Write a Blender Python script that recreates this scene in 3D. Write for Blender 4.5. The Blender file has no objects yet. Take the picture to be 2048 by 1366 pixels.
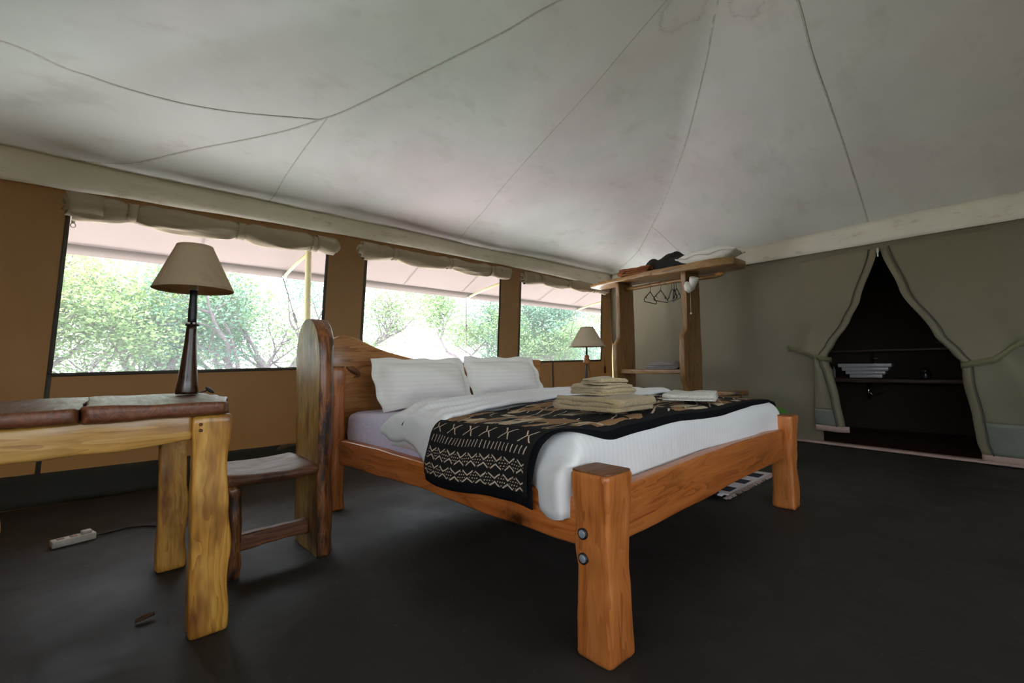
import bpy, bmesh, math, random
from math import sin, cos, pi, exp, log, sqrt, atan2, radians
from mathutils import Vector, Matrix, noise

sc = bpy.context.scene
col = sc.collection
random.seed(7)

# ------------------------------------------------------------------ camera, sky, sun, exposure
F_PX = 900.0
PITCH, YAW, ROLL, CAM_H = radians(3.0), radians(42.6), radians(-0.75), 0.9
_f0 = Vector((sin(YAW), cos(YAW), 0)); _r = Vector((cos(YAW), -sin(YAW), 0)); _u = Vector((0, 0, 1))
_f = _f0 * cos(PITCH) + _u * sin(PITCH); _u2 = -_f0 * sin(PITCH) + _u * cos(PITCH)
_r3 = _r * cos(ROLL) + _u2 * sin(ROLL); _u3 = -_r * sin(ROLL) + _u2 * cos(ROLL)
cam = bpy.data.cameras.new('camera'); cam.sensor_width = 36; cam.lens = F_PX / 2048 * 36; cam.clip_start = .05
camo = bpy.data.objects.new('camera', cam); col.objects.link(camo)
camo.matrix_world = Matrix(((_r3.x, _u3.x, -_f.x, 0), (_r3.y, _u3.y, -_f.y, 0), (_r3.z, _u3.z, -_f.z, CAM_H), (0, 0, 0, 1)))
sc.camera = camo

SKY, SUN = 2.6, 10.5
w = bpy.data.worlds.new('sky'); sc.world = w; w.use_nodes = True
nt = w.node_tree; nt.nodes.clear()
wo = nt.nodes.new('ShaderNodeOutputWorld'); bg = nt.nodes.new('ShaderNodeBackground')
bg.inputs['Color'].default_value = (.84, .93, 1.0, 1); bg.inputs['Strength'].default_value = SKY
nt.links.new(bg.outputs[0], wo.inputs[0])
sl = bpy.data.lights.new('sun', 'SUN'); sl.energy = SUN; sl.angle = radians(.6); sl.color = (1, .98, .965)
slo = bpy.data.objects.new('sun', sl); col.objects.link(slo); slo.location = (0, 0, 20)
slo.rotation_euler = Vector((.45, -.75, -1.5)).to_track_quat('-Z', 'Y').to_euler()   # high sun over the trees beyond the windows

vs = sc.view_settings
vs.view_transform = 'Standard'; vs.look = 'None'; vs.gamma = 1.0; vs.use_curve_mapping = False
vs.exposure = 1.5
sc.cycles.use_denoising = True; sc.cycles.use_adaptive_sampling = True; sc.cycles.adaptive_threshold = .04; sc.cycles.adaptive_min_samples = 16
sc.cycles.max_bounces = 6; sc.cycles.diffuse_bounces = 4; sc.cycles.transparent_max_bounces = 12
sc.cycles.sample_clamp_indirect = 6.0
sc.cycles.caustics_reflective = False; sc.cycles.caustics_refractive = False

# ------------------------------------------------------------------ helpers
ORI = {}
def mk(name, verts, faces, mat=None, parent=None, smooth=True, uvs=None):
    o0 = ORI.get(parent, Vector((0, 0, 0))) if parent else Vector((0, 0, 0))
    me = bpy.data.meshes.new(name)
    me.from_pydata([(v[0] - o0.x, v[1] - o0.y, v[2] - o0.z) for v in verts], [], faces)
    if uvs is not None:
        ul = me.uv_layers.new(name='UVMap')
        for p in me.polygons:
            for li in p.loop_indices:
                ul.data[li].uv = uvs[me.loops[li].vertex_index]
    if smooth:
        me.polygons.foreach_set('use_smooth', [True] * len(me.polygons))
    me.update()
    ob = bpy.data.objects.new(name, me); col.objects.link(ob)
    if mat: me.materials.append(mat)
    if parent:
        ob.parent = parent
        ORI[ob] = o0
    else:
        ORI[ob] = Vector((0, 0, 0))
    return ob

def recentre(ob, loc):
    """give a one-mesh thing an origin at its base"""
    loc = Vector(loc); ob.data.transform(Matrix.Translation(-loc)); ob.location = loc; ORI[ob] = loc
    return ob

def thing(name, label, cat, loc, group=None):
    o = bpy.data.objects.new(name, None); col.objects.link(o); o.location = loc; o.empty_display_size = .1
    ORI[o] = Vector(loc); tag(o, label, cat, group); return o

def tag(o, label=None, cat=None, group=None, kind=None):
    if label: o['label'] = label
    if cat: o['category'] = cat
    if group: o['group'] = group
    if kind: o['kind'] = kind
    return o

def struct(o, label=None, cat=None):
    o['kind'] = 'structure'
    if label: o['label'] = label
    if cat: o['category'] = cat
    return o

def n3(x, y, z, s=1.0): return noise.noise(Vector((x * s, y * s, z * s)))
def lerp(a, b, t): return a + (b - a) * t
def smooth(t): t = max(0, min(1, t)); return t * t * (3 - 2 * t)
def interp(tab, s):
    """tab = [(s, v...)], linear/smooth interpolation"""
    if s <= tab[0][0]: return tab[0][1:]
    for a, b in zip(tab, tab[1:]):
        if s <= b[0]:
            t = (s - a[0]) / (b[0] - a[0]); t = t * .5 + smooth(t) * .5
            return tuple(lerp(p, q, t) for p, q in zip(a[1:], b[1:]))
    return tab[-1][1:]

def grid(nu, nv, fn):
    v = [fn(i / nu, j / nv) for j in range(nv + 1) for i in range(nu + 1)]
    f = [(j * (nu + 1) + i, j * (nu + 1) + i + 1, (j + 1) * (nu + 1) + i + 1, (j + 1) * (nu + 1) + i) for j in range(nv) for i in range(nu)]
    uv = [(i / nu, j / nv) for j in range(nv + 1) for i in range(nu + 1)]
    return v, f, uv

def loft(loops, caps=True, closed=True):
    n = len(loops[0]); v = [p for l in loops for p in l]; f = []
    for k in range(len(loops) - 1):
        for i in range(n if closed else n - 1):
            j = (i + 1) % n
            f.append((k * n + i, k * n + j, (k + 1) * n + j, (k + 1) * n + i))
    if caps:
        f.append(tuple(range(n - 1, -1, -1))); f.append(tuple((len(loops) - 1) * n + i for i in range(n)))
    return v, f

def rrect(wd, ht, r, seg=3, edge=2):
    """rounded rectangle loop, centred"""
    r = min(r, wd / 2 * .99, ht / 2 * .99); pts = []
    cs = [(wd / 2 - r, ht / 2 - r, 0), (-wd / 2 + r, ht / 2 - r, pi / 2), (-wd / 2 + r, -ht / 2 + r, pi), (wd / 2 - r, -ht / 2 + r, 1.5 * pi)]
    for k, (cx, cy, a0) in enumerate(cs):
        for s in range(seg + 1):
            a = a0 + s / seg * pi / 2; pts.append((cx + r * cos(a), cy + r * sin(a)))
        nx = cs[(k + 1) % 4]; a1 = nx[2]
        q = (nx[0] + r * cos(a1), nx[1] + r * sin(a1)); p = pts[-1]
        for s in range(1, edge + 1):
            t = s / (edge + 1); pts.append((lerp(p[0], q[0], t), lerp(p[1], q[1], t)))
    return pts

def plank(p0, p1, wvec, tab, r=.012, n=24, wob=.004, seed=0, wobs=6, endr=.012, tw=None, edge=2):
    """natural-edged timber from p0 to p1. wvec = direction of 'width'. tab = [(s, width, thick, off_w, off_t)]"""
    p0, p1 = Vector(p0), Vector(p1); L = (p1 - p0).length; ax = (p1 - p0) / L
    wv = Vector(wvec); wv = (wv - ax * wv.dot(ax)).normalized(); tv = ax.cross(wv)
    ss = [0, endr * .25 / L, endr / L] + [k / n for k in range(1, n)] + [1 - endr / L, 1 - endr * .25 / L, 1]
    ss = sorted(set(ss)); loops = []
    for s in ss:
        wd, th, ow, ot = interp(tab, s)
        d = min(s, 1 - s) * L; k = 1.0
        inset = 0 if d >= endr else endr * (1 - sqrt(max(0, 1 - (1 - d / endr) ** 2)))
        base = p0 + ax * (s * L); lp = []
        for a, b in rrect(wd - 2 * inset, th - 2 * inset, r, edge=edge):
            q = base + wv * (a + ow) + tv * (b + ot)
            g = Vector((q.x, q.y, q.z)) * wobs + Vector((seed * 13.1, seed * 7.7, 0))
            dn = noise.noise(g) * wob + noise.noise(g * 2.7) * wob * .4
            dv = (wv * a / max(wd, 1e-4) + tv * b / max(th, 1e-4))
            q = q + dv * (dn * 2)
            lp.append(tuple(q))
        loops.append(lp)
    return loft(loops)

def tube(pts, rad, n=8, caps=True, ref=None):
    pts = [Vector(p) for p in pts]; m = len(pts)
    rads = rad if isinstance(rad, (list, tuple)) else [rad] * m
    loops = []; pu = None
    for i, p in enumerate(pts):
        t = (pts[min(i + 1, m - 1)] - pts[max(i - 1, 0)]).normalized()
        if pu is None:
            a = Vector((0, 0, 1)) if abs(t.z) < .9 else Vector((1, 0, 0)); pu = t.cross(a).normalized()
        else:
            pu = (pu - t * pu.dot(t)).normalized()
        b = t.cross(pu)
        loops.append([tuple(p + (pu * cos(2 * pi * k / n) + b * sin(2 * pi * k / n)) * rads[i]) for k in range(n)])
    return loft(loops, caps)

def lathe(prof, c=(0, 0), n=28, tilt=None):
    """prof = [(r, z)]"""
    loops = [[(c[0] + r * cos(2 * pi * k / n), c[1] + r * sin(2 * pi * k / n), z) for k in range(n)] for r, z in prof]
    return loft(loops, caps=True)

def box(x0, x1, y0, y1, z0, z1, r=.004):
    lo = []
    cx, cy = (x0 + x1) / 2, (y0 + y1) / 2; W, D = x1 - x0, y1 - y0
    r = min(r, W / 2.1, D / 2.1, (z1 - z0) / 2.1)
    for z, ins in ((z0, r), (z0 + r * .3, r * .3), (z0 + r, 0), (z1 - r, 0), (z1 - r * .3, r * .3), (z1, r)):
        lo.append([(cx + a, cy + b, z) for a, b in rrect(W - 2 * ins, D - 2 * ins, r, 2, 0)])
    return loft(lo)

def merge(*parts):
    V, F = [], []
    for v, f in parts:
        k = len(V); V += list(v); F += [tuple(i + k for i in q) for q in f]
    return V, F

def spline(pts, n=40):
    """Catmull-Rom through pts"""
    P = [Vector(p) for p in pts]; P = [P[0] * 2 - P[1]] + P + [P[-1] * 2 - P[-2]]
    out = []; m = len(P) - 3
    for k in range(n + 1):
        s = k / n * m; i = min(int(s), m - 1); t = s - i
        a, b, c, d = P[i:i + 4]
        out.append(.5 * ((2 * b) + (c - a) * t + (2 * a - 5 * b + 4 * c - d) * t * t + (3 * b - a - 3 * c + d) * t ** 3))
    return out

def solid(o, t, off=0):
    m = o.modifiers.new('thickness', 'SOLIDIFY'); m.thickness = t; m.offset = off; return o
def subd(o, k=1):
    m = o.modifiers.new('smooth', 'SUBSURF'); m.levels = k; m.render_levels = k; return o

# ------------------------------------------------------------------ materials
def newmat(name):
    m = bpy.data.materials.new(name); m.use_nodes = True; n = m.node_tree; n.nodes.clear()
    out = n.nodes.new('ShaderNodeOutputMaterial'); b = n.nodes.new('ShaderNodeBsdfPrincipled')
    n.links.new(b.outputs[0], out.inputs[0]); return m, n, b, out
def nd(n, t, **k):
    x = n.nodes.new(t)
    for a, v in k.items(): setattr(x, a, v)
    return x
def mth(n, op, a, b=None, c=None):
    x = n.nodes.new('ShaderNodeMath'); x.operation = op
    for i, v in enumerate((a, b, c)):
        if v is None: continue
        if isinstance(v, (int, float)): x.inputs[i].default_value = v
        else: n.links.new(v, x.inputs[i])
    return x.outputs[0]
def mixc(n, fac, a, b, blend='MIX'):
    x = n.nodes.new('ShaderNodeMix'); x.data_type = 'RGBA'; x.blend_type = blend
    for s, v in ((x.inputs[0], fac), (x.inputs[6], a), (x.inputs[7], b)):
        if isinstance(v, (int, float)): s.default_value = v
        elif isinstance(v, tuple): s.default_value = (*v[:3], 1)
        else: n.links.new(v, s)
    return x.outputs[2]
def ramp(n, fac, stops):
    x = n.nodes.new('ShaderNodeValToRGB'); e = x.color_ramp.elements
    while len(e) < len(stops): e.new(.5)
    for el, (p, c) in zip(e, stops):
        el.position = p; el.color = (*c, 1) if len(c) == 3 else c
    n.links.new(fac, x.inputs[0]); return x.outputs[0]
def noisetex(n, vec, scale, detail=4, rough=.55, dist=0):
    x = n.nodes.new('ShaderNodeTexNoise'); x.inputs['Scale'].default_value = scale; x.inputs['Detail'].default_value = detail
    x.inputs['Roughness'].default_value = rough; x.inputs['Distortion'].default_value = dist
    n.links.new(vec, x.inputs['Vector']); return x.outputs[0]
def mapping(n, vec, scale=(1, 1, 1), loc=(0, 0, 0), rot=(0, 0, 0)):
    x = n.nodes.new('ShaderNodeMapping'); x.inputs['Scale'].default_value = scale; x.inputs['Location'].default_value = loc; x.inputs['Rotation'].default_value = rot
    n.links.new(vec, x.inputs['Vector']); return x.outputs[0]
def bump(n, b, h, s=.3, d=.01):
    x = n.nodes.new('ShaderNodeBump'); x.inputs['Strength'].default_value = s; x.inputs['Distance'].default_value = d
    n.links.new(h, x.inputs['Height']); n.links.new(x.outputs[0], b.inputs['Normal']); return x
def S(r, g, b):
    f = lambda c: c / 12.92 if c <= .04045 else ((c + .055) / 1.055) ** 2.4
    return (f(r / 255), f(g / 255), f(b / 255))

def wood(name, dark, mid, light, axis='Z', rough=.38, scale=1.0, knots=.0, bmp=.25, stain=None, coat=.25, seed=0):
    m, n, b, out = newmat(name)
    tc = nd(n, 'ShaderNodeTexCoord').outputs['Object']
    sx = {'X': (.09, 1, 1), 'Y': (1, .09, 1), 'Z': (1, 1, .09)}[axis]
    sx = tuple(c * scale for c in sx)
    v = mapping(n, tc, sx, (seed * 3.3, seed * 1.7, seed))
    warp = noisetex(n, mapping(n, tc, tuple(c * 3 for c in sx), (seed, 0, 0)), 3, 2)
    g1 = noisetex(n, v, 46, 3, .6, .6)
    g2 = noisetex(n, v, 11, 2, .5, 1.6)
    rings = mth(n, 'FRACT', mth(n, 'MULTIPLY', g2, 7.0))
    f = mth(n, 'ADD', mth(n, 'MULTIPLY', g1, .55), mth(n, 'MULTIPLY', rings, .22))
    f = mth(n, 'ADD', f, mth(n, 'MULTIPLY', warp, .3))
    c = ramp(n, f, [(.30, dark), (.5, mid), (.78, light)])
    if knots:
        vo = nd(n, 'ShaderNodeTexVoronoi'); vo.inputs['Scale'].default_value = knots
        sk = {'X': (.45, 1, 1), 'Y': (1, .45, 1), 'Z': (1, 1, .45)}[axis]
        n.links.new(mapping(n, tc, sk, (seed * 2.1, .4, .7)), vo.inputs['Vector'])
        k = mth(n, 'ADD', vo.outputs['Distance'], mth(n, 'MULTIPLY', mth(n, 'SUBTRACT', noisetex(n, tc, 30, 2), .5), .16))
        kk = ramp(n, k, [(.04, (1, 1, 1)), (.10, (.35, .35, .35)), (.2, (0, 0, 0))])
        c = mixc(n, kk, c, tuple(x * .35 for x in dark))
    if stain:
        st = ramp(n, noisetex(n, mapping(n, tc, tuple(a ** .5 for a in sx)), stain[0], 4, .7), [(.46, (0, 0, 0)), (.62, (1, 1, 1))])
        c = mixc(n, st, c, stain[1])
    n.links.new(c, b.inputs['Base Color'])
    rr = ramp(n, g1, [(.3, (rough * .8,) * 3), (.75, (min(1, rough * 1.35),) * 3)])
    n.links.new(rr, b.inputs['Roughness'])
    b.inputs['Coat Weight'].default_value = coat; b.inputs['Coat Roughness'].default_value = .22
    bump(n, b, mth(n, 'ADD', mth(n, 'MULTIPLY', g1, .6), mth(n, 'MULTIPLY', noisetex(n, tc, 14, 1), .5)), bmp, .006)
    return m

def canvas(name, c, trans=None, tfac=0.0, rough=.9, weave=260, blot=.12, tint=None, fold=0.0, foldscale=(1, 1, 1), fdist=.03, stain=None, rings=None):
    m, n, b, out = newmat(name)
    tc = nd(n, 'ShaderNodeTexCoord').outputs['Object']
    bl = noisetex(n, tc, 1.3, 3, .65)
    c1 = tuple(x * (1 - blot) for x in c); c2 = tuple(min(1, x * (1 + blot)) for x in c)
    cc = ramp(n, bl, [(.35, c1), (.65, c2)])
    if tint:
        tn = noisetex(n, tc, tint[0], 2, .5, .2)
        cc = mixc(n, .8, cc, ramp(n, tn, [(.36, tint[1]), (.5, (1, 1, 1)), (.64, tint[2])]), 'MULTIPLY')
    if rings:
        sp = nd(n, 'ShaderNodeSeparateXYZ'); n.links.new(tc, sp.inputs[0])
        nz_ = mth(n, 'MULTIPLY', mth(n, 'SUBTRACT', noisetex(n, tc, 9, 4, .6), .5), .16)
        fine = ramp(n, noisetex(n, tc, 120, 3, .7), [(.42, (.15,) * 3), (.6, (1,) * 3)])
        for cx, cy, rad in rings:
            dx = mth(n, 'SUBTRACT', sp.outputs[0], cx); dy = mth(n, 'SUBTRACT', sp.outputs[1], cy)
            d = mth(n, 'ADD', mth(n, 'SQRT', mth(n, 'ADD', mth(n, 'MULTIPLY', dx, dx), mth(n, 'MULTIPLY', dy, dy))), nz_)
            ring = ramp(n, mth(n, 'MULTIPLY', d, .5 / rad), [(.40, (0,) * 3), (.485, (.55,) * 3), (.50, (1,) * 3), (.515, (.3,) * 3), (.62, (0,) * 3)])
            cc = mixc(n, mth(n, 'MULTIPLY', mth(n, 'MULTIPLY', ring, fine), .5), cc, S(112, 98, 86))
    if stain:
        sm = ramp(n, noisetex(n, mapping(n, tc, stain[2]), stain[0], 4, .7), [(.56, (0, 0, 0)), (.72, (1, 1, 1))])
        cc = mixc(n, mth(n, 'MULTIPLY', sm, stain[3]), cc, stain[1])
    n.links.new(cc, b.inputs['Base Color']); b.inputs['Roughness'].default_value = rough
    b.inputs['Specular IOR Level'].default_value = .25
    h = noisetex(n, tc, weave, 2)
    if fold:
        h = noisetex(n, mapping(n, tc, foldscale), 1.0, 2, .5, .8)
        bump(n, b, h, fold, fdist)
    else:
        bump(n, b, h, .12, .002)
    if tfac:
        t = nd(n, 'ShaderNodeBsdfTranslucent'); t.inputs[0].default_value = (*trans, 1)
        mx = nd(n, 'ShaderNodeMixShader'); mx.inputs[0].default_value = tfac
        n.links.new(b.outputs[0], mx.inputs[1]); n.links.new(t.outputs[0], mx.inputs[2]); n.links.new(mx.outputs[0], out.inputs[0])
    return m

def plain(name, c, rough=.5, metal=0, spec=.5, coat=0, bmp=0, bs=40):
    m, n, b, out = newmat(name)
    tc = nd(n, 'ShaderNodeTexCoord').outputs['Object']
    nz = noisetex(n, tc, bs, 4)
    n.links.new(ramp(n, nz, [(.3, tuple(x * .86 for x in c)), (.7, tuple(min(1, x * 1.1) for x in c))]), b.inputs['Base Color'])
    b.inputs['Roughness'].default_value = rough; b.inputs['Metallic'].default_value = metal
    b.inputs['Specular IOR Level'].default_value = spec; b.inputs['Coat Weight'].default_value = coat
    if bmp: bump(n, b, nz, bmp, .004)
    return m

def linen(name, c, rough=.85, stripe=0, stripe_axis=0, wr=.25, wrs=5):
    """white bedding: woven satin stripes and soft wrinkles"""
    m, n, b, out = newmat(name)
    tc = nd(n, 'ShaderNodeTexCoord').outputs['Object']
    sep = nd(n, 'ShaderNodeSeparateXYZ'); n.links.new(tc, sep.inputs[0])
    wrk = noisetex(n, mapping(n, tc, (1, 1, 1)), wrs, 4, .5, 1.2)
    if stripe:
        s = mth(n, 'LESS_THAN', mth(n, 'FRACT', mth(n, 'MULTIPLY', sep.outputs[stripe_axis], stripe)), .5)
        n.links.new(mixc(n, s, c, tuple(x * .965 for x in c)), b.inputs['Base Color'])
        n.links.new(mth(n, 'ADD', mth(n, 'MULTIPLY', s, .22), rough - .25), b.inputs['Roughness'])
    else:
        b.inputs['Base Color'].default_value = (*c, 1); b.inputs['Roughness'].default_value = rough
    b.inputs['Sheen Weight'].default_value = .15; b.inputs['Specular IOR Level'].default_value = .3
    bump(n, b, wrk, wr, .03)
    return m

def terry(name, c):
    m, n, b, out = newmat(name)
    tc = nd(n, 'ShaderNodeTexCoord').outputs['Object']
    nz = noisetex(n, tc, 170, 3, .7)
    n.links.new(ramp(n, nz, [(.3, tuple(x * .62 for x in c)), (.62, c)]), b.inputs['Base Color'])
    b.inputs['Roughness'].default_value = 1; b.inputs['Sheen Weight'].default_value = .3
    bump(n, b, nz, .9, .006); return m

M = {}
M['floor'] = None
def floor_mat():
    m, n, b, out = newmat('groundsheet')
    tc = nd(n, 'ShaderNodeTexCoord').outputs['Object']
    a = noisetex(n, tc, 2.2, 3, .6); d = noisetex(n, tc, 26, 2, .7)
    c = ramp(n, a, [(.3, S(44, 41, 40)), (.7, S(54, 50, 47))])
    c = mixc(n, ramp(n, d, [(.68, (0, 0, 0)), (.8, (.35, .35, .35))]), c, S(120, 110, 98))
    n.links.new(c, b.inputs['Base Color'])
    n.links.new(ramp(n, a, [(.3, (.55,) * 3), (.7, (.75,) * 3)]), b.inputs['Roughness'])
    b.inputs['Specular IOR Level'].default_value = .3
    h = noisetex(n, mapping(n, tc, (1.0, .7, 1), rot=(0, 0, .6)), 2.6, 2, .5, 1.4)
    bump(n, b, h, .4, .03); return m
M['floor'] = floor_mat()
M['ceil'] = canvas('roof lining canvas', S(224, 223, 221), trans=S(200, 195, 195), tfac=.03, blot=.05, tint=(.5, (1.0, .89, .92), (.89, 1.0, .94)), fold=.25, foldscale=(.9, .9, .9), fdist=.05,  # tint: pink and green glow put into the canvas colour
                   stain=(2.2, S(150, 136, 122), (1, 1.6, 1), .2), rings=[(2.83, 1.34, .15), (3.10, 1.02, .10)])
M['valance'] = canvas('valance canvas', S(228, 220, 208), blot=.08, fold=.35, foldscale=(1.4, 1.4, 5), fdist=.03, stain=(5, S(150, 120, 90), (1, 1, 2.5), .45))
M['tan'] = canvas('window wall canvas', S(112, 96, 74), trans=S(170, 116, 58), tfac=.035, blot=.06, fold=.9, foldscale=(1.6, 1, 1.1), fdist=.06)
M['khaki'] = canvas('khaki wall canvas', S(124, 116, 99), blot=.05, fold=.8, foldscale=(1, 1.4, .6), fdist=.07)
M['khaki_flap'] = canvas('khaki door flap canvas', S(125, 117, 98), blot=.05, fold=.35, foldscale=(1, 2, .5), fdist=.03)
M['blind'] = canvas('rolled blind canvas', S(158, 144, 124), blot=.07, fold=.6, foldscale=(5, 9, 9), fdist=.02)
M['tape'] = plain('dark edge tape', S(72, 70, 62), .8)
M['strap'] = plain('olive webbing', S(112, 110, 78), .85, bmp=.2, bs=200)
M['hem'] = plain('pinkish webbing hem', S(172, 146, 138), .85, bmp=.3, bs=90)
M['pvc'] = plain('grey vinyl skirt', S(112, 116, 108), .35, coat=.1, bmp=.5, bs=7)
M['skirt'] = plain('dark green skirt', S(42, 43, 35), .7, bmp=.5, bs=6)
M['fly'] = canvas('fly sheet canvas', S(112, 99, 94), trans=S(222, 196, 190), tfac=.03, blot=.05, weave=120)
M['seam'] = plain('stitched seam', S(202, 199, 192), .9)

# ------------------------------------------------------------------ tent geometry
AX, AY, AZ = 2.6, .8, 3.5
YW, YF, XL = 4.4, -2.8, -1.0            # window wall, front wall, left wall
def xr(y): return 5.65 + .15 * y         # wall towards the bathroom
def ceil_t(x, y):
    rr = (x - AX) / (xr(y) - AX)
    if rr > 0: rr *= 1 - rr * (1 - rr)          # the end panel hangs in a flatter curve
    v = ((y - AY) / (YW - AY), (AX - x) / 3.6, rr, (AY - y) / 3.6)
    k = 12.0; t = log(sum(exp(k * q) for q in v)) / k
    return max(max(v), 0) * .5 + .5 * min(t, 1.0)
def zeave(x, y):
    rr = (x - AX) / (xr(y) - AX); rr = rr * (1 - rr * (1 - rr)) if rr > 0 else rr
    k = smooth(.5 + 2.5 * ((y - AY) / 3.6 - rr))
    return lerp(lerp(2.26, 2.375, max(0, min(1, (y + .2) / 4.6))), 2.375, k)
def ceil_z(x, y):
    t = ceil_t(x, y)
    z = AZ - (AZ - zeave(x, y)) * t ** .88
    d = YW - y
    z -= .045 * exp(-((d - .20) / .13) ** 2) * (.6 + .5 * sin(x * 2.1 + .6)) * smooth((x + 1) / .8) * smooth((6.2 - x) / .8)
    z += .012 * n3(x, y, 0, .9)
    return z

# floor
v, f, uv = grid(60, 60, lambda a, b: (lerp(XL, xr(lerp(YF, YW, b)), a), lerp(YF, YW, b), 0))
struct(mk('floor', v, f, M['floor']))

# ceiling with its seams
def cfn(a, b):
    y = lerp(YF, YW, b); x = lerp(XL, xr(y), a); return (x, y, ceil_z(x, y))
v, f, uv = grid(96, 96, cfn)
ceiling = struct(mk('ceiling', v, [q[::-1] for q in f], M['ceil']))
def seam(pts, wd=.008, nseg=48):
    P = spline([(x, y, 0) for x, y in pts], nseg); out = []
    loops = []
    for i, p in enumerate(P):
        t = (P[min(i + 1, nseg)] - P[max(i - 1, 0)]); t.z = 0; t.normalize(); nn = Vector((-t.y, t.x, 0))
        z = ceil_z(p.x, p.y)
        lp = []
        for k in (-1, -.6, -.15, .15, .6, 1):
            q = p + nn * wd * k; hh = {1: -.001, .6: .0025, .15: .001}[abs(k)]
            lp.append((q.x, q.y, min(z, ceil_z(q.x, q.y)) - hh))
        loops.append(lp)
    mk('seam', *loft(loops, caps=False, closed=False), M['seam'], ceiling)
seam([(2.6, 0.85), (2.039, 1.74), (1.86, 2.1), (1.53, 2.666), (1.282, 3.076), (1.139, 3.265), (0.938, 3.505), (0.589, 3.83), (0.238, 4.123), (-0.208, 4.369), (-0.6, 4.392)])
seam([(-0.99, 3.02), (-0.399, 3.275), (-0.139, 3.47), (0.195, 3.518), (0.585, 3.464), (1.139, 3.265)])
seam([(1.177, 3.222), (1.131, 3.676), (1.087, 4.257), (1.08, 4.38)], .006)
seam([(2.61, 0.9), (2.696, 1.545), (2.786, 2.138), (2.855, 2.702), (2.948, 3.356), (3.038, 3.795), (3.09, 4.38)], .005)
seam([(2.64, 0.85), (2.963, 1.158), (3.379, 1.44), (4.135, 1.982), (4.877, 2.604), (5.331, 3.049), (5.848, 3.628), (6.27, 4.36)], .008)
seam([(5.331, 3.049), (5.768, 2.99), (6, 2.93)], .007)
seam([(2.66, 0.79), (3.263, 0.784), (3.74, 0.823), (4.468, 0.848), (5.232, 0.863), (5.76, 0.86)], .008)

# valances
def val_low(x): return 2.215 - .0055 * (x - 2.8) ** 2
def vfn(a, b):
    x = lerp(XL, xr(YW) - .01, a); z = lerp(ceil_z(x, YW) + .02, val_low(x) + .006 * n3(x, 0, 0, 3), b)
    y = YW - .035 - .02 * sin(b * pi) * (1 + n3(x, z, 3, 2.2)) - .012 * n3(x, z * 3, 1, 4) * b
    return (x, y, z)
v, f, uv = grid(110, 8, vfn)
struct(solid(mk('trim_1', v, f, M['valance']), .006))
def vfn2(a, b):
    y = lerp(YF, YW - .02, a); zl = 2.06 + .026 * y
    z = lerp(ceil_z(xr(y) - .001, y) + .02, zl, b)
    return (xr(y) - .03 - .008 * n3(y, z, 5, 3), y, z)
v, f, uv = grid(80, 5, vfn2)
struct(solid(mk('trim_2', v, f, M['valance']), .006))

# window wall: canvas with three openings
def sill(x): return .876 + .0138 * x
def shear(x, z): return x + .055 * (z - 1.4)
WIN = [(-.215, 1.58), (1.975, 3.81), (4.18, 6.015)]
ZT = 2.06
def wy(x, z):
    # tensioned canvas: long diagonal folds running down from the corners of the openings
    d = .014 * sin(5.5 * (x * .55 + z) + 2.2 * n3(x, z, 7, 1.1)) * smooth((1.0 - z) / .5)
    return YW + .012 * n3(x, z, 2, 1.7) + .01 * n3(x, z, 9, 4) * (1 - abs(z - 1.2) / 1.5) + d
def wall_back():
    bx = [XL, -.6]
    for a, b in WIN: bx += [a, b]
    bx.append(xr(YW) + .02)
    xs = []
    for p, q in zip(bx, bx[1:]):
        k = max(2, int((q - p) / .11)); xs += [lerp(p, q, i / k) for i in range(k)]
    xs.append(bx[-1])
    nz_ = [0, .07, .14, .21, .32, .43, .54, .65, .76, 'S'] + [lerp(0, 1, i / 10) for i in range(1, 10)] + ['T', 2.15, 2.25, 2.38]
    def zz(i, x):
        q = nz_[i]
        if q == 'S': return sill(x)
        if q == 'T': return ZT
        if 10 <= i <= 18: return lerp(sill(x), ZT, nz_[i])
        return q
    V, Fc = [], []; nx = len(xs)
    for i in range(len(nz_)):
        for x in xs:
            z = zz(i, x); V.append((shear(x, z), wy(x, z), z))
    si, ti = 9, 19
    for i in range(len(nz_) - 1):
        for j in range(nx - 1):
            xm = (xs[j] + xs[j + 1]) / 2
            if si <= i < ti and any(a < xm < b for a, b in WIN): continue
            Fc.append((i * nx + j, i * nx + j + 1, (i + 1) * nx + j + 1, (i + 1) * nx + j))
    return V, Fc
v, f = wall_back()
struct(mk('wall_back', v, f, M['tan']))
for xs_, z0_ in ((-.215, .875), (4.86, .94)):
    lo = [[(shear(xs_, lerp(.2, z0_, i / 10)) - .013 + dx, wy(xs_, lerp(.2, z0_, i / 10)) - .008, lerp(.2, z0_, i / 10)) for dx in (0, .026)] for i in range(11)]
    solid(mk('seam_tape', *loft(lo, caps=False, closed=False), M['tape'], bpy.data.objects['wall_back']), .005)
# skirt of heavier cloth along the foot of the window wall
v, f, uv = grid(90, 5, lambda a, b: (lerp(XL, xr(YW), a), YW - .012 - .05 * (1 - b) ** 2 + .012 * n3(a * 30, b * 2, 0, 1), .012 + .205 * b + .01 * n3(a * 9, 0, 3)))
struct(solid(mk('baseboard_back', v, f, M['skirt']), .004))

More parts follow.
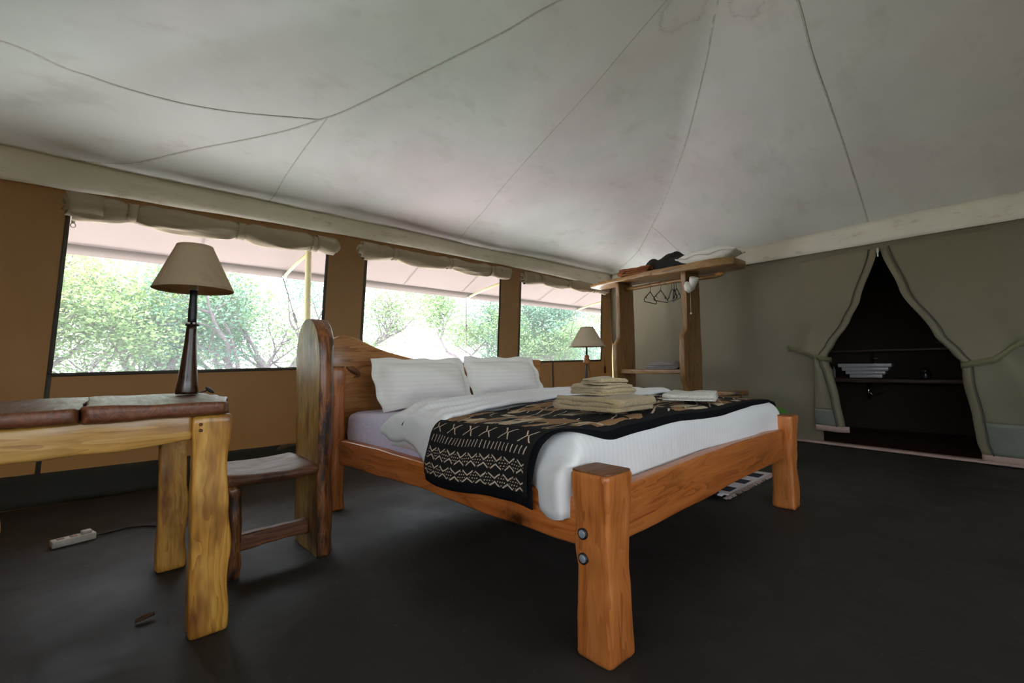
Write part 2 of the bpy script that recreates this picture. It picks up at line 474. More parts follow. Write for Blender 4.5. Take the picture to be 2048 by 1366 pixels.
# insect screens with taped edges
def mesh_mat():
    m, n, b, out = newmat('insect mesh')
    n.nodes.remove(b)
    tr = nd(n, 'ShaderNodeBsdfTransparent'); tr.inputs[0].default_value = (1, 1, 1, 1)
    df = nd(n, 'ShaderNodeBsdfDiffuse'); df.inputs[0].default_value = (.75, .75, .74, 1)
    tl = nd(n, 'ShaderNodeBsdfTranslucent'); tl.inputs[0].default_value = (.85, .85, .86, 1)
    m1 = nd(n, 'ShaderNodeMixShader'); m1.inputs[0].default_value = .6
    n.links.new(df.outputs[0], m1.inputs[1]); n.links.new(tl.outputs[0], m1.inputs[2])
    m2 = nd(n, 'ShaderNodeMixShader'); m2.inputs[0].default_value = .08
    n.links.new(tr.outputs[0], m2.inputs[1]); n.links.new(m1.outputs[0], m2.inputs[2]); n.links.new(m2.outputs[0], out.inputs[0])
    return m
M['mesh'] = mesh_mat()
for k, (a, b) in enumerate(WIN):
    v, f, uv = grid(14, 8, lambda p, q: (lambda x, z: (shear(x, z), wy(x, z) + .004, z))(lerp(a - .01, b + .01, p), lerp(sill(lerp(a, b, p)) - .01, ZT + .01, q)))
    wn = struct(mk('window_%d' % (k + 1), v, f, M['mesh']))
    wn['label'] = ['wide insect-screened opening behind the desk lamp', 'insect-screened opening behind the bed pillows', 'insect-screened opening beside the corner wardrobe'][k]
    tw = .013
    for (p0, p1) in (((a, 0), (a, 1)), ((b, 0), (b, 1)), ((a, 0), (b, 0)), ((a, 1), (b, 1))):
        loops = []
        for i in range(13):
            x = lerp(p0[0], p1[0], i / 12); q = lerp(p0[1], p1[1], i / 12); z = lerp(sill(x), ZT, q)
            y = wy(x, z) - .008
            if p0[0] == p1[0]: loops.append([(shear(x, z) - tw, y, z), (shear(x, z) + tw, y, z)])
            else: loops.append([(shear(x, z), y, z - tw), (shear(x, z), y, z + tw)])
        solid(mk('edge_tape', *loft(loops, caps=False, closed=False), M['tape'], wn), .005)

# bathroom-side wall with a doorway
DY0, DY1, DZT = .10, 1.36, 2.0
def wxr(y, z): return xr(y) - .05 * exp(-((z - .45) / .35) ** 2) * exp(-((y - 1.95) / .35) ** 2) + .02 * n3(y, z, 4, 1.1) + .014 * sin(6.0 * (y * .9 - z * .6) + 2.5 * n3(y, z, 1, .9)) * smooth((2.0 - z) / .6)
def wall_r():
    ys = [YF + .2 * i for i in range(14)] + [DY0] + [lerp(DY0, DY1, i / 8) for i in range(1, 8)] + [DY1] + [lerp(DY1, YW, i / 36) for i in range(1, 37)]
    zs = [DZT * i / 24 for i in range(25)] + [2.1, 2.2, 2.32]
    V = [(wxr(y, z), y, z) for z in zs for y in ys]; n = len(ys); Fc = []
    for i in range(len(zs) - 1):
        for j in range(n - 1):
            ym = (ys[j] + ys[j + 1]) / 2
            if zs[i + 1] <= DZT + 1e-6 and DY0 < ym < DY1: continue
            Fc.append((i * n + j, (i + 1) * n + j, (i + 1) * n + j + 1, i * n + j + 1))
    return V, Fc
v, f = wall_r(); struct(mk('wall_right', v, f, M['khaki']))
# webbing strip where wall meets floor
v, f, uv = grid(50, 1, lambda a, b: (xr(lerp(-1.6, 2.6, a)) - .10 + .065 * b + .12 * exp(-((lerp(-1.6, 2.6, a) - 2.0) / .6) ** 2) * 0, lerp(-1.6, 2.6, a), .014 + .02 * b))
struct(solid(mk('trim_3', v, f, M['hem']), .008))

# walls behind the camera: unseen left and front walls, openings added to let in daylight
def wall_holes(name, axis, at, a0, a1, holes, mat, flip=False, ztop=None):
    us = sorted({a0, a1, *[h[0] for h in holes], *[h[1] for h in holes]}); zs = sorted({0, *[h[2] for h in holes], *[h[3] for h in holes], 2.42})
    V, Fc = [], []
    for z in zs:
        for u in us: V.append((at, u, z) if axis == 'x' else (u, at, z))
    n = len(us)
    for i in range(len(zs) - 1):
        for j in range(n - 1):
            um, zm = (us[j] + us[j + 1]) / 2, (zs[i] + zs[i + 1]) / 2
            if any(h[0] < um < h[1] and h[2] < zm < h[3] for h in holes): continue
            Fc.append((i * n + j, i * n + j + 1, (i + 1) * n + j + 1, (i + 1) * n + j))
    return struct(mk(name, V, Fc, mat))
wall_holes('wall_left', 'x', XL, YF, YW, [(-2.4, -.5, .85, 2.1), (-.3, .9, .85, 2.1)], M['tan'])
wall_holes('wall_front', 'y', YF, XL, xr(YF) + .01, [(-.7, 1.1, .85, 2.1), (1.4, 3.1, .85, 2.1)], M['khaki'])

# ------------------------------------------------------------------ outside: ground, fly sheet, poles, trees
M['ground'] = plain('pale dry soil', S(204, 203, 202), .95, bmp=.4, bs=3)
M['added_grass'] = plain('added dark grass', S(84, 88, 62), .95, bmp=.5, bs=12)
v, f, uv = grid(24, 24, lambda a, b: (lerp(-40, 60, a), lerp(4.45, 60, b), -.06 - .02 * n3(a * 20, b * 20, 0)))
struct(mk('ground', v, f, M['ground']))
v, f, uv = grid(24, 24, lambda a, b: (lerp(-40, 60, a), lerp(-45, 4.45, b), -.06 - .02 * n3(a * 20, b * 20, 0)))
struct(mk('ground_added', v, f, M['added_grass']))  # unseen dark grass, added to weaken light bounced onto the ceiling

def fly_z(x, y):
    v_ = max((y - AY) / 4.6, (AX - x) / 4.6, (x - AX) / 6.0, (AY - y) / 4.6)
    return 3.86 - (3.86 - 1.95) * max(v_, 0) ** 1.12
def flyfn(a, b):
    x, y = lerp(AX - 4.6, AX + 6.0, a), lerp(AY - 4.6, AY + 4.6, b)
    return (x, y, fly_z(x, y) + .012 * n3(x, y, 3, 1.5))
fly = thing('fly_sheet', 'pale beige outer fly sheet overhanging the screened windows', 'fly sheet', (2.6, .8, 1.95))
v, f, uv = grid(60, 60, flyfn); mk('canvas', v, f, M['fly'], fly)
solid(mk('hem', *grid(60, 1, lambda a, b: (lerp(AX - 4.55, AX + 5.95, a), AY + 4.6 - .085 * (1 - b), fly_z(AX, AY + 4.6 - .085 * (1 - b)) - .012 - .03 * b))[:2], M['fly'], fly), .006)
for x in (-.9, .7, 2.3, 2.95, 3.9, 5.5, 6.4, 7.2):
    mk('seam', *grid(1, 10, lambda a, b: (x + .009 * (a - .5) * 2, lerp(AY + 3.5, AY + 4.59, b), fly_z(x, lerp(AY + 3.5, AY + 4.59, b)) - .014))[:2], M['fly'], fly)

M['bamboo'] = wood('peeled pole', S(170, 160, 100), S(196, 186, 124), S(214, 206, 150), 'Z', .6, coat=0)
M['rope'] = plain('dark rope', S(70, 66, 60), .9)
for k, x in enumerate((1.505, 4.06, 6.62)):
    nm = ['behind the log chair', 'between the second and third screens', 'past the wardrobe corner'][k]
    pts = [(x + .004 * sin(i), 4.60, lerp(-.1, 2.3, i / 8)) for i in range(9)]
    o = mk('awning_pole', *tube(pts, [.036 - .001 * i for i in range(9)], 12), M['bamboo'])
    tag(recentre(o, (x, 4.6, -.1)), 'pale peeled pole holding the fly sheet, ' + nm, 'pole', 'awning poles')
    o = thing('spreader_bar', 'thin pale bar pushing out the fly edge, ' + nm, 'bar', (x, 4.6, 1.97), 'spreader bars')
    mk('bar', *tube([(x, 4.63, 2.03), (x, 5.0, 1.985), (x, 5.36, 1.925)], .016, 10), M['bamboo'], o)
    mk('end_cap', *tube([(x, 5.345, 1.927), (x, 5.40, 1.92)], .024, 10), plain('zinc cap', S(190, 190, 190), .35, 1), o)
    o = thing('guy_rope', 'dark guy rope with a tensioner from the fly edge, ' + nm, 'rope', (x + .9, 6.8, -.05), 'guy ropes')
    mk('rope', *tube([(x, 5.42, 1.91), (x + .35, 5.9, 1.25), (x + 1.0, 6.9, -.04)], .006, 6), M['rope'], o)
    c = Vector((x + .22, 5.72, 1.495)); d = Vector((.35, .48, -.66)).normalized() * .09
    mk('tensioner', *tube([c - d, c - d * .5, c, c + d * .5, c + d], [.006, .02, .012, .02, .006], 8), M['rope'], o)

def leafmat(name, c, t):
    m, n, b, out = newmat(name)
    g = nd(n, 'ShaderNodeNewGeometry')
    cc = mixc(n, g.outputs['Random Per Island'], tuple(x * .65 for x in c), tuple(min(1, x * 1.45) for x in c))
    n.links.new(cc, b.inputs['Base Color']); b.inputs['Roughness'].default_value = .5
    tl = nd(n, 'ShaderNodeBsdfTranslucent'); n.links.new(mixc(n, g.outputs['Random Per Island'], tuple(x * .7 for x in t), t), tl.inputs[0])
    mx = nd(n, 'ShaderNodeMixShader'); mx.inputs[0].default_value = .5
    n.links.new(b.outputs[0], mx.inputs[1]); n.links.new(tl.outputs[0], mx.inputs[2]); n.links.new(mx.outputs[0], out.inputs[0]); return m
M['leaf1'] = leafmat('bright leaves', S(98, 124, 88), S(128, 156, 92))
M['leaf2'] = leafmat('cool green leaves', S(84, 116, 102), S(104, 146, 116))
M['leaf3'] = leafmat('yellow green leaves', S(118, 130, 88), S(152, 160, 100))
M['bark'] = wood('grey bark', S(70, 60, 66), S(100, 88, 94), S(132, 122, 126), 'Z', .9, 2, coat=0)

def tree(loc, h, spread, label, leaf, seed, nl, lean=(0, 0), dens=1.0, stems=3, lsize=.05, low=.3):
    rnd = random.Random(seed); root = thing('tree', label, 'tree', loc, 'trees beyond the screened windows')
    segs = []; tips = []
    def grow(p, d, L, r, lev):
        pts = [p]; rr = [r]; q = Vector(p); dd = Vector(d)
        k = 6
        for i in range(k):
            dd = (dd + Vector((rnd.gauss(0, .16), rnd.gauss(0, .16), rnd.gauss(.02, .1)))).normalized()
            q = q + dd * L / k; pts.append(q.copy()); rr.append(r * (1 - .55 * (i + 1) / k))
            if lev >= 1: tips.append((q.copy(), lev))
            if lev < 4 and i >= 1 and rnd.random() < (.75 if lev else .6):
                a = rnd.uniform(0, 2 * pi); sd = Vector((cos(a), sin(a), rnd.uniform(-.1, .55))).normalized()
                grow(q, (dd * .55 + sd * .8).normalized(), L * rnd.uniform(.5, .72), rr[-1] * .68, lev + 1)
        segs.append((pts, rr, lev))
        if lev < 4: grow(q, (dd + Vector((rnd.gauss(0, .3), rnd.gauss(0, .3), .1))).normalized(), L * .62, rr[-1] * .8, lev + 1)
    b = Vector(loc)
    for s in range(stems):
        a = 2 * pi * s / stems + rnd.uniform(-.5, .5)
        grow(b + Vector((cos(a) * .12, sin(a) * .12, -.08)), Vector((cos(a) * spread + lean[0], sin(a) * spread + lean[1], 1)).normalized(), h * .36, .11, 0)
    mk('trunk', *merge(*[tube(p, r, 6) for p, r, l in segs if l == 0]), M['bark'], root)
    mk('branches', *merge(*[tube(p, [max(x, .006) for x in r], 5) for p, r, l in segs if 1 <= l <= 3]), M['bark'], root)['kind'] = 'stuff'
    V, Fc = [], []
    wts = [t for t in tips if t[0].z > low]
    for i in range(nl):
        p, lev = rnd.choice(wts)
        q = p + Vector((rnd.gauss(0, .2), rnd.gauss(0, .2), rnd.gauss(0, .15)))
        if q.y < 6.1: continue
        sz = lsize * rnd.uniform(.6, 1.4); a = Vector((rnd.gauss(0, 1), rnd.gauss(0, 1), rnd.gauss(0, .5))).normalized()
        c = a.cross(Vector((rnd.gauss(0, 1), rnd.gauss(0, 1), rnd.gauss(0, 1)))).normalized()
        k = len(V); V += [q - a * sz, q + c * sz * .45, q + a * sz, q - c * sz * .45]; Fc.append((k, k + 1, k + 2, k + 3))
    mk('foliage', V, Fc, leaf, root, smooth=False)['kind'] = 'stuff'

TREES = [
    ((.3, 10.0), 4.8, .8, 'bright', 15000), ((2.3, 10.4), 4.8, .8, 'cool', 12000), ((3.3, 9.6), 4.4, .7, 'bright', 6000),
    ((.9, 13.2), 5.6, .8, 'yellow', 10000), ((8.9, 11.0), 5.4, .5, 'bright', 9000), ((12.4, 11.4), 5.6, .5, 'cool', 12000),
    ((15.0, 12.4), 6.0, .55, 'bright', 12000), ((6.0, 13.4), 1.7, .9, 'yellow', 3500), ((17.0, 16.0), 6.0, .8, 'yellow', 12000), ((-1.6, 9.8), 4.6, .8, 'yellow', 9000), ((10.4, 11.6), 5.2, .6, 'cool', 9000)]
TL = ['bushy tree with bright leaves seen left of the desk lamp', 'spreading tree with cool green leaves just right of the desk lamp', 'tree with crossing grey limbs behind the pale awning pole',
      'tall yellowish tree furthest back in the widest screen', 'thin branching tree at the right of the middle screen', 'cool green tree filling the inner part of the corner screen',
      'bright leafy tree behind the nightstand lamp', 'low bush seen just over the headboard', 'pale tree far back in the corner screen', 'yellow green tree at the far edge of the widest screen', 'cool green tree partly hidden by the canvas between the second and third screens']
for k, ((x, y), h, sp, c, nl) in enumerate(TREES):
    tree((x, y, -.06), h, sp, TL[k], {'bright': M['leaf1'], 'cool': M['leaf2'], 'yellow': M['leaf3']}[c], 11 + k, int(nl * 1.5), stems=2 + k % 2, low=.2, lsize=.034 if y < 11 else .046)

# ------------------------------------------------------------------ rolled-up blinds above the screens
def blind(x0, x1, label, straps, r0, zc, seed):
    root = thing('window_blind', label, 'blind', ((x0 + x1) / 2, YW - .1, zc), 'rolled canvas window blinds')
    n = 70; loops = []
    for i in range(n + 1):
        s = i / n; x = lerp(x0, x1, s); r = r0 * (1 - .12 * s)
        pin = min(abs(x - q) for q in straps); r *= 1 - .34 * exp(-(pin / .06) ** 2)
        sag = -.012 * (1 - exp(-(pin / .15) ** 2)) + .012 * n3(x, seed, 0, 2)
        lp = []
        for k in range(20):
            a = 2 * pi * k / 20
            gath = exp(-(pin / .12) ** 2)
            rr = r * (1 + .22 * n3(x * 1.5, a * 1.4 + x * 2.5, seed, 1.6) + .09 * sin(3 * a + x * 6 + seed) + gath * .10 * sin(a * 6 + (x - straps[0]) * 14) + .05 * sin(a * 5 - x * 11))
            rr *= 1 + .10 * (abs(sin(a)) - .5)
            lp.append((x, YW - .105 + rr * cos(a) * .8, zc + sag + .018 * s + rr * sin(a) * 1.05))
        loops.append(lp)
    mk('roll', *loft(loops, caps=False), M['blind'], root)
    # spiral of cloth showing at the end
    for xe, dirn, tag_ in ((x0, -1, 'end_coil'), (x1, 1, 'end_coil')):
        lo = []
        turns = 2.3; m = 60; rr0 = r0 * (1.12 if dirn < 0 else .9)
        for i in range(m + 1):
            t = i / m; a = t * turns * 2 * pi + 1.2; r = rr0 * (1 - .82 * t)
            y, z = YW - .105 + r * cos(a) * .85, zc + (.018 if dirn > 0 else 0) + r * sin(a) * 1.05
            lo.append([(xe - dirn * .16, y, z), (xe - dirn * .01, y, z), (xe + dirn * (.02 + .035 * t) + .012 * sin(a * 2 + seed), y, z)])
        solid(mk(tag_, *loft(lo, caps=False, closed=False), M['blind'], root), .006)
    for q in straps:
        rr = r0 * .86; lo = []
        for i in range(25):
            a = 2 * pi * i / 24; wd = .026
            y, z = YW - .105 + rr * cos(a) * .8, zc + .009 + rr * sin(a) * 1.06
            lo.append([(q - wd + .008 * sin(a), y, z), (q + wd + .008 * sin(a), y, z)])
        st = solid(mk('strap', *loft(lo, caps=False, closed=False), M['blind'], root), .005, 1)
        for k in range(3):
            a = .5 + k * 1.0; c = Vector((q, YW - .06, zc + rr * .98))
            p = [c, c + Vector((.03 * cos(a * 2.1), -.02, .018 * sin(a * 3))), c + Vector((.06 * cos(a * 2.1), -.028, .014 * sin(a * 3) - .012))]
            mk('knot', *tube(p, .0045, 5), M['tape'], st)
    return root
blind(-.16, 1.64, 'longest rolled canvas blind above the screen behind the desk lamp', (.16, .86, 1.46), .080, 2.045, 1.0)
blind(1.93, 3.90, 'rolled canvas blind above the screen behind the bed', (2.28, 2.98, 3.62), .074, 2.075, 4.0)
blind(4.18, 6.02, 'rolled canvas blind above the corner screen next to the wardrobe', (4.52, 5.1, 5.75), .072, 2.075, 7.0)
o = thing('zip_pull', 'metal zip pull hanging at the top corner of the widest screen', 'zip pull', (-.155, YW - .03, 1.93))
mk('slider', *box(-.165, -.145, YW - .035, YW - .02, 1.935, 1.965, .003), plain('zinc zip', S(150, 150, 145), .35, 1), o)
mk('ring', *tube([(-.155 + .013 * cos(a), YW - .03, 1.92 + .016 * sin(a)) for a in [2 * pi * i / 14 for i in range(15)]], .003, 6), plain('zinc ring', S(150, 150, 145), .35, 1), o)
o = thing('pull_cord', 'thin dark cord with a red tassel beside the corner screen', 'cord', (6.03, YW - .05, .75))
mk('cord', *tube([(6.03, YW - .05, 1.0 + .05 * 6), (6.028, YW - .05, 1.0), (6.034, YW - .05, .86)], .005, 6), M['tape'], o)
mk('tassel', *tube([(6.034, YW - .05, .87), (6.034, YW - .05, .84), (6.034, YW - .05, .78), (6.034, YW - .05, .75)], [.006, .018, .02, .012], 10), plain('dark red thread', S(92, 40, 30), .9), o)

# ------------------------------------------------------------------ doorway flaps
INL = [(2.03, .80), (1.98, .81), (1.52, .965), (1.32, 1.055), (1.07, 1.20), (.965, 1.262), (.86, 1.25), (.80, 1.226), (.5, 1.18), (.205, 1.143)]   # (z, y of free edge)
OUL = [(2.03, 1.62), (1.6, 1.66), (1.2, 1.66), (1.0, 1.62), (.965, 1.40), (.86, 1.402), (.5, 1.41), (.205, 1.42)]
INR = [(2.03, .78), (1.98, .77), (1.58, .644), (1.13, .415), (.95, .30), (.87, .245), (.80, .243), (.71, .243), (.40, .20), (.184, .183), (.07, .155)]
OUR = [(2.03, -.12), (1.3, -.22), (1.0, -.30), (.90, -.20), (.80, -.22), (.6, -.28), (.35, -.34), (.07, -.38)]
def at_z(tab, z):
    t = [(-a, b) for a, b in tab]; return interp(t, -z)[0]
def flap(name, label, IN, OU, zb, ztie, sgn, tie_pts):
    root = thing(name, label, 'door flap', (xr(.8) - .05, IN[-1][1], zb), 'tied-back doorway flaps')
    def surf(a, b, off=0.0):
        z = lerp(2.03, zb, b); yi, yo = at_z(IN, z), at_z(OU, z)
        y = lerp(yi, yo, a); nar = max(0, 1 - abs(yo - yi) / .9)
        env = 4 * a * (1 - a) + .25 * (1 - a)
        bulge = .02 + .10 * env * exp(-((z - ztie) / .38) ** 2) + .05 * env * nar
        fold_ = .022 * sin(a * 9 + 2 * z) * exp(-((z - ztie) / .5) ** 2) + .018 * sin(a * 7 + z * 1.5) * nar
        k = 1 - smooth((a - .45) / .5) * smooth((z - ztie + .02) / .12)     # above the tie the cloth runs flush into the wall
        x = wxr(y, z) - (bulge + fold_ * (1 if a > .02 else .4) + .012) * k + .006 * (1 - k) - off
        return (x, y, z)
    band = .17 if sgn > 0 else .27
    zz0 = (2.03 - (zb + band)) / (2.03 - zb)
    solid(mk('canvas', *grid(26, 60, lambda a, b: surf(a, b * zz0))[:2], M['khaki_flap'], root), .004)
    solid(mk('vinyl_band', *grid(26, 8, lambda a, b: surf(a, lerp(zz0 - .004, 1, b), .003))[:2], M['pvc'], root), .004)
    solid(mk('hem', *grid(26, 2, lambda a, b: (lambda p: (p[0] - .004, p[1], p[2]))(surf(lerp(-.12 if sgn > 0 else 0, 1, a), 1, .005))[:2] + (lerp(zb + .005, zb - .055, b),))[:2], M['hem'], root), .006)
    # binding along the free edge, with its dark zip line
    solid(mk('edge_binding', *grid(3, 60, lambda a, b: surf(-.0 + a * .055 / max(.12, abs(at_z(IN, lerp(2.03, zb, b)) - at_z(OU, lerp(2.03, zb, b)))), b, .006))[:2], M['khaki_flap'], root), .004)
    mk('zip_line', *tube([surf(.07 / max(.16, abs(at_z(IN, lerp(2.03, zb, i / 60)) - at_z(OU, lerp(2.03, zb, i / 60)))), i / 60, .010) for i in range(61)], .005, 6), M['tape'], root)
    zt0, zt1 = tie_pts[0][2], tie_pts[-3][2]
    tp = [Vector(surf(q, (2.03 - lerp(zt0, zt1, q)) / (2.03 - zb), .022)) for q in (0, .12, .25, .38, .5)] + [Vector(p) for p in tie_pts[-2:]]
    tp = [Vector((xr(tp[0].y) + .01, tp[0].y - .004 * sgn, tp[0].z))] + tp
    P = spline(tp, 40); lo = []
    for p in P: lo.append([(p.x, p.y, p.z - .026), (p.x, p.y, p.z + .026)])
    st = solid(mk('tie_strap', *loft(lo, caps=False, closed=False), M['strap'], root), .005)
    e = Vector(tie_pts[-1])
    mk('toggle', *tube([(e.x - .012, e.y, e.z - .035), (e.x - .012, e.y, e.z + .035)], .009, 8), M['strap'], st)
    return root
flap('door_flap', 'khaki canvas flap tied back nearer the wardrobe', INL, OUL, .205, .95, 1,
     [(xr(1.25) - .02, 1.245, .915), (xr(1.27) - .10, 1.27, .925), (xr(1.35) - .165, 1.35, .94), (xr(1.45) - .12, 1.44, .97), (xr(1.6) - .055, 1.57, 1.03), (xr(1.7) - .05, 1.66, 1.045)])
flap('door_flap', 'khaki canvas flap tied back furthest from the wardrobe, hanging lower', INR, OUR, .075, .88, -1,
     [(xr(.25) - .02, .25, .845), (xr(.22) - .10, .225, .86), (xr(.1) - .19, .12, .885), (xr(0) - .15, .02, .955), (xr(-.1) - .13, -.08, 1.005), (xr(-.13) - .11, -.135, 1.035)])
o = thing('zip_pull', 'pale zip pull at the peak of the tied-back doorway', 'zip pull', (xr(.79) - .06, .79, 1.97))
mk('slider', *box(xr(.79) - .075, xr(.79) - .06, .78, .80, 1.975, 2.02, .003), plain('pale zip', S(190, 188, 180), .4, .8), o)
mk('tab', *box(xr(.79) - .082, xr(.79) - .074, .784, .796, 1.93, 1.985, .003), plain('pale zip tab', S(190, 188, 180), .4, .8), o)

# ------------------------------------------------------------------ bathroom behind the doorway
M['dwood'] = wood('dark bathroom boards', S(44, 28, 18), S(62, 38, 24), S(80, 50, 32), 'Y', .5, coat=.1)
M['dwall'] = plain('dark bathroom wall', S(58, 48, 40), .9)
def quad(name, pts, mat): return struct(mk(name, pts, [(0, 1, 2, 3)], mat, smooth=False))
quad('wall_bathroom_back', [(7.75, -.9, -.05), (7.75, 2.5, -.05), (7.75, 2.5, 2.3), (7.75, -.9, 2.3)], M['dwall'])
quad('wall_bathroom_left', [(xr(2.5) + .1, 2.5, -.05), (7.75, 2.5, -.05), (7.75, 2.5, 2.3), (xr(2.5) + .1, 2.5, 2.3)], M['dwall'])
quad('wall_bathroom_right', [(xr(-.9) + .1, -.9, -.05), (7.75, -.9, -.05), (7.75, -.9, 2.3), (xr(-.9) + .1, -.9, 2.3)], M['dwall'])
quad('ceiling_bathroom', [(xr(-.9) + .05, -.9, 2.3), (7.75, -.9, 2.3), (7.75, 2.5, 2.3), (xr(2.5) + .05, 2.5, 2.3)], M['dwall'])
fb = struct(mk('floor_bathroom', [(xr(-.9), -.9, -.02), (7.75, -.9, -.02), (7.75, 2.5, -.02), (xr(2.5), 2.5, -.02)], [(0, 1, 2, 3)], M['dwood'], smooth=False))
o = thing('vanity_counter', 'dark wooden plank counter under the stepped basin', 'counter', (7.4, .9, 0))
mk('top', *plank((7.42, -.6, .645), (7.42, 2.2, .645), (1, 0, 0), [(0, .56, .06, 0, 0), (.3, .58, .055, -.01, 0), (.7, .55, .06, .01, 0), (1, .57, .06, 0, 0)], .012, 18), M['dwood'], o)
for y in (-.5, 2.05):
    mk('leg', *box(7.22, 7.32, y - .05, y + .05, -.02, .617), M['dwood'], o)
o = thing('basin', 'pale stepped rectangular basin on the dark counter', 'basin', (7.4, 1.2, .675))
M['porc'] = plain('porcelain', S(200, 198, 200), .25, coat=.3)
for i, (hw, z0, z1) in enumerate(((.17, .677, .722), (.205, .722, .768), (.24, .768, .815), (.275, .815, .862))):
    mk('tier', *box(7.40 - hw * .62, 7.40 + hw * .62, 1.205 - hw, 1.205 + hw, z0, z1 + (.0 if i == 3 else .001), .006), M['porc'], o)
M['chrome'] = plain('chrome', S(200, 200, 200), .15, 1)
o = thing('tap', 'thin chrome tap standing behind the stepped basin', 'tap', (7.62, 1.17, .675))
mk('spout', *tube([(7.62, 1.17, .675), (7.62, 1.17, .98), (7.60, 1.17, 1.01), (7.55, 1.17, 1.02), (7.50, 1.17, 1.0)], .013, 10), M['chrome'], o)
mk('handle', *tube([(7.62, 1.17, .92), (7.62, 1.10, .93)], .009, 8), M['chrome'], o)
o = thing('drain_pipe', 'shiny drain pipe hanging under the bathroom counter', 'pipe', (7.35, 1.19, .40))
mk('pipe', *tube([(7.35, 1.19, .612), (7.35, 1.19, .40)], .016, 12), M['chrome'], o)
mk('trap', *tube([(7.35, 1.19, .52), (7.35, 1.16, .46), (7.4, 1.08, .47), (7.6, 1.06, .49)], .012, 10), M['chrome'], o)
o = thing('jar', 'small dark ridged jar with shiny lid on the bathroom counter', 'jar', (7.3, .63, .675))
mk('body', *lathe([(.045, .677), (.052, .69), (.048, .70), (.054, .715), (.048, .73), (.05, .745), (.03, .755)], (7.3, .63), 20), plain('dark glass', S(50, 50, 62), .2, coat=.5), o)
mk('lid', *lathe([(.032, .7555), (.034, .77), (.012, .776), (.012, .79), (.004, .794)], (7.3, .63), 16), M['chrome'], o)
o = recentre(mk('bottle', *lathe([(.02, .677), (.02, .78), (.008, .80), (.008, .825), (.002, .827)], (7.25, 1.53), 14), plain('clear bottle', S(150, 150, 150), .15, coat=.5)), (7.25, 1.53, .677))
tag(o, 'slim bottle on the bathroom counter beside the flap', 'bottle')
o = mk('bathroom_shelf', *plank((7.62, -.7, 1.03), (7.62, 2.3, 1.03), (1, 0, 0), [(0, .2, .04, 0, 0), (1, .2, .045, 0, 0)], .01, 12), M['dwood'])
tag(recentre(o, (7.62, .8, 1.01)), 'dark wall shelf above the stepped basin', 'shelf')
o = recentre(mk('bowl', *lathe([(.05, 1.052), (.10, 1.08), (.14, 1.12), (.13, 1.12), (.02, 1.075)], (7.62, .42), 22), plain('grey bowl', S(120, 116, 118), .5)), (7.62, .42, 1.052))
tag(o, 'grey bowl on the high bathroom shelf', 'bowl')
# ------------------------------------------------------------------ bed
M['bedwood'] = wood('varnished bed timber', S(122, 60, 22), S(178, 98, 42), S(200, 124, 60), 'X', .36, .9, knots=3.0)
M['bedwood_y'] = wood('varnished bed timber along', S(122, 60, 22), S(180, 98, 42), S(202, 124, 60), 'Y', .36, .9, knots=3.0, seed=2)
M['bedwood_z'] = wood('varnished bed post timber', S(136, 72, 30), S(184, 106, 48), S(202, 128, 66), 'Z', .4, .9, seed=4)
M['headwood'] = wood('varnished headboard', S(120, 74, 36), S(166, 112, 62), S(192, 142, 88), 'X', .36, .8, knots=2.2, seed=5)
M['endgrain'] = wood('sawn end grain', S(70, 40, 20), S(112, 70, 36), S(140, 94, 52), 'X', .6, 2.0, coat=0)
M['steel'] = plain('bolt steel', S(150, 154, 162), .5, .3)
M['sheet'] = linen('fitted sheet', S(214, 206, 232), .8, wr=.35, wrs=7)
M['duvet'] = linen('striped duvet cover', S(236, 235, 236), .8, stripe=38, stripe_axis=0, wr=.5, wrs=3.2)
M['pillow'] = linen('striped pillow cover', S(236, 233, 226), .8, stripe=34, stripe_axis=2, wr=.5, wrs=5)

bed = thing('bed', 'heavy varnished timber bed with chunky square posts and a wavy headboard', 'bed', (2.15, 1.9, 0))
def post(x, y, wx, wy_, z1, seed, name='post'):
    tab = [(0, wx * 1.0, wy_ * 1.0, 0, 0), (.12, wx * .97, wy_ * .98, .002, 0), (.3, wx * .96, wy_ * .95, .004, 0), (.45, wx * .91, wy_ * .93, .008, .003), (.6, wx * .99, wy_ * .97, .002, .004), (.72, wx * .95, wy_ * .97, .0, 0),
           (.86, wx * 1.03, wy_ * 1.05, -.004, -.004), (1, wx * 1.06, wy_ * 1.08, -.006, -.004)]
    o = mk(name, *plank((x, y, 0), (x, y, z1), (1, 0, 0), tab, .014, 26, .005, seed, 9, .012), M['bedwood_z'], bed)
    mk('post_top', *plank((x, y, z1 - .004), (x, y, z1 + .0015), (1, 0, 0), [(0, wx * 1.03, wy_ * 1.05, -.006, -.004), (1, wx * 1.03, wy_ * 1.05, -.006, -.004)], .014, 2, 0, 0, 1, .001), M['endgrain'], o)
    return o
pn = post(1.181, .875, .128, .132, .570, 1)
post(3.172, .95, .122, .125, .570, 5)
post(1.136, 2.905, .078, .075, .905, 9)
post(3.14, 2.94, .08, .075, .56, 12)
for z in (.375, .30):
    bt = mk('bolt', *tube([(1.1215, .905, z), (1.1135, .905, z), (1.112, .905, z)], [.0125, .0125, .010], 14), M['steel'], bed)
    mk('washer', *tube([(1.124, .905, z), (1.1155, .905, z)], .0175, 18), plain('dark washer', S(52, 50, 54), .5, .6), bt)
mk('side_rail', *plank((1.163, 2.872, .366), (1.163, .944, .398), (0, 0, 1), [(0, .152, .052, 0, 0), (.25, .15, .05, .004, .002), (.5, .128, .052, .004, 0), (.75, .148, .05, -.002, -.002), (1, .148, .052, 0, 0)], .010, 40, .004, 3, 4), M['bedwood_y'], bed)
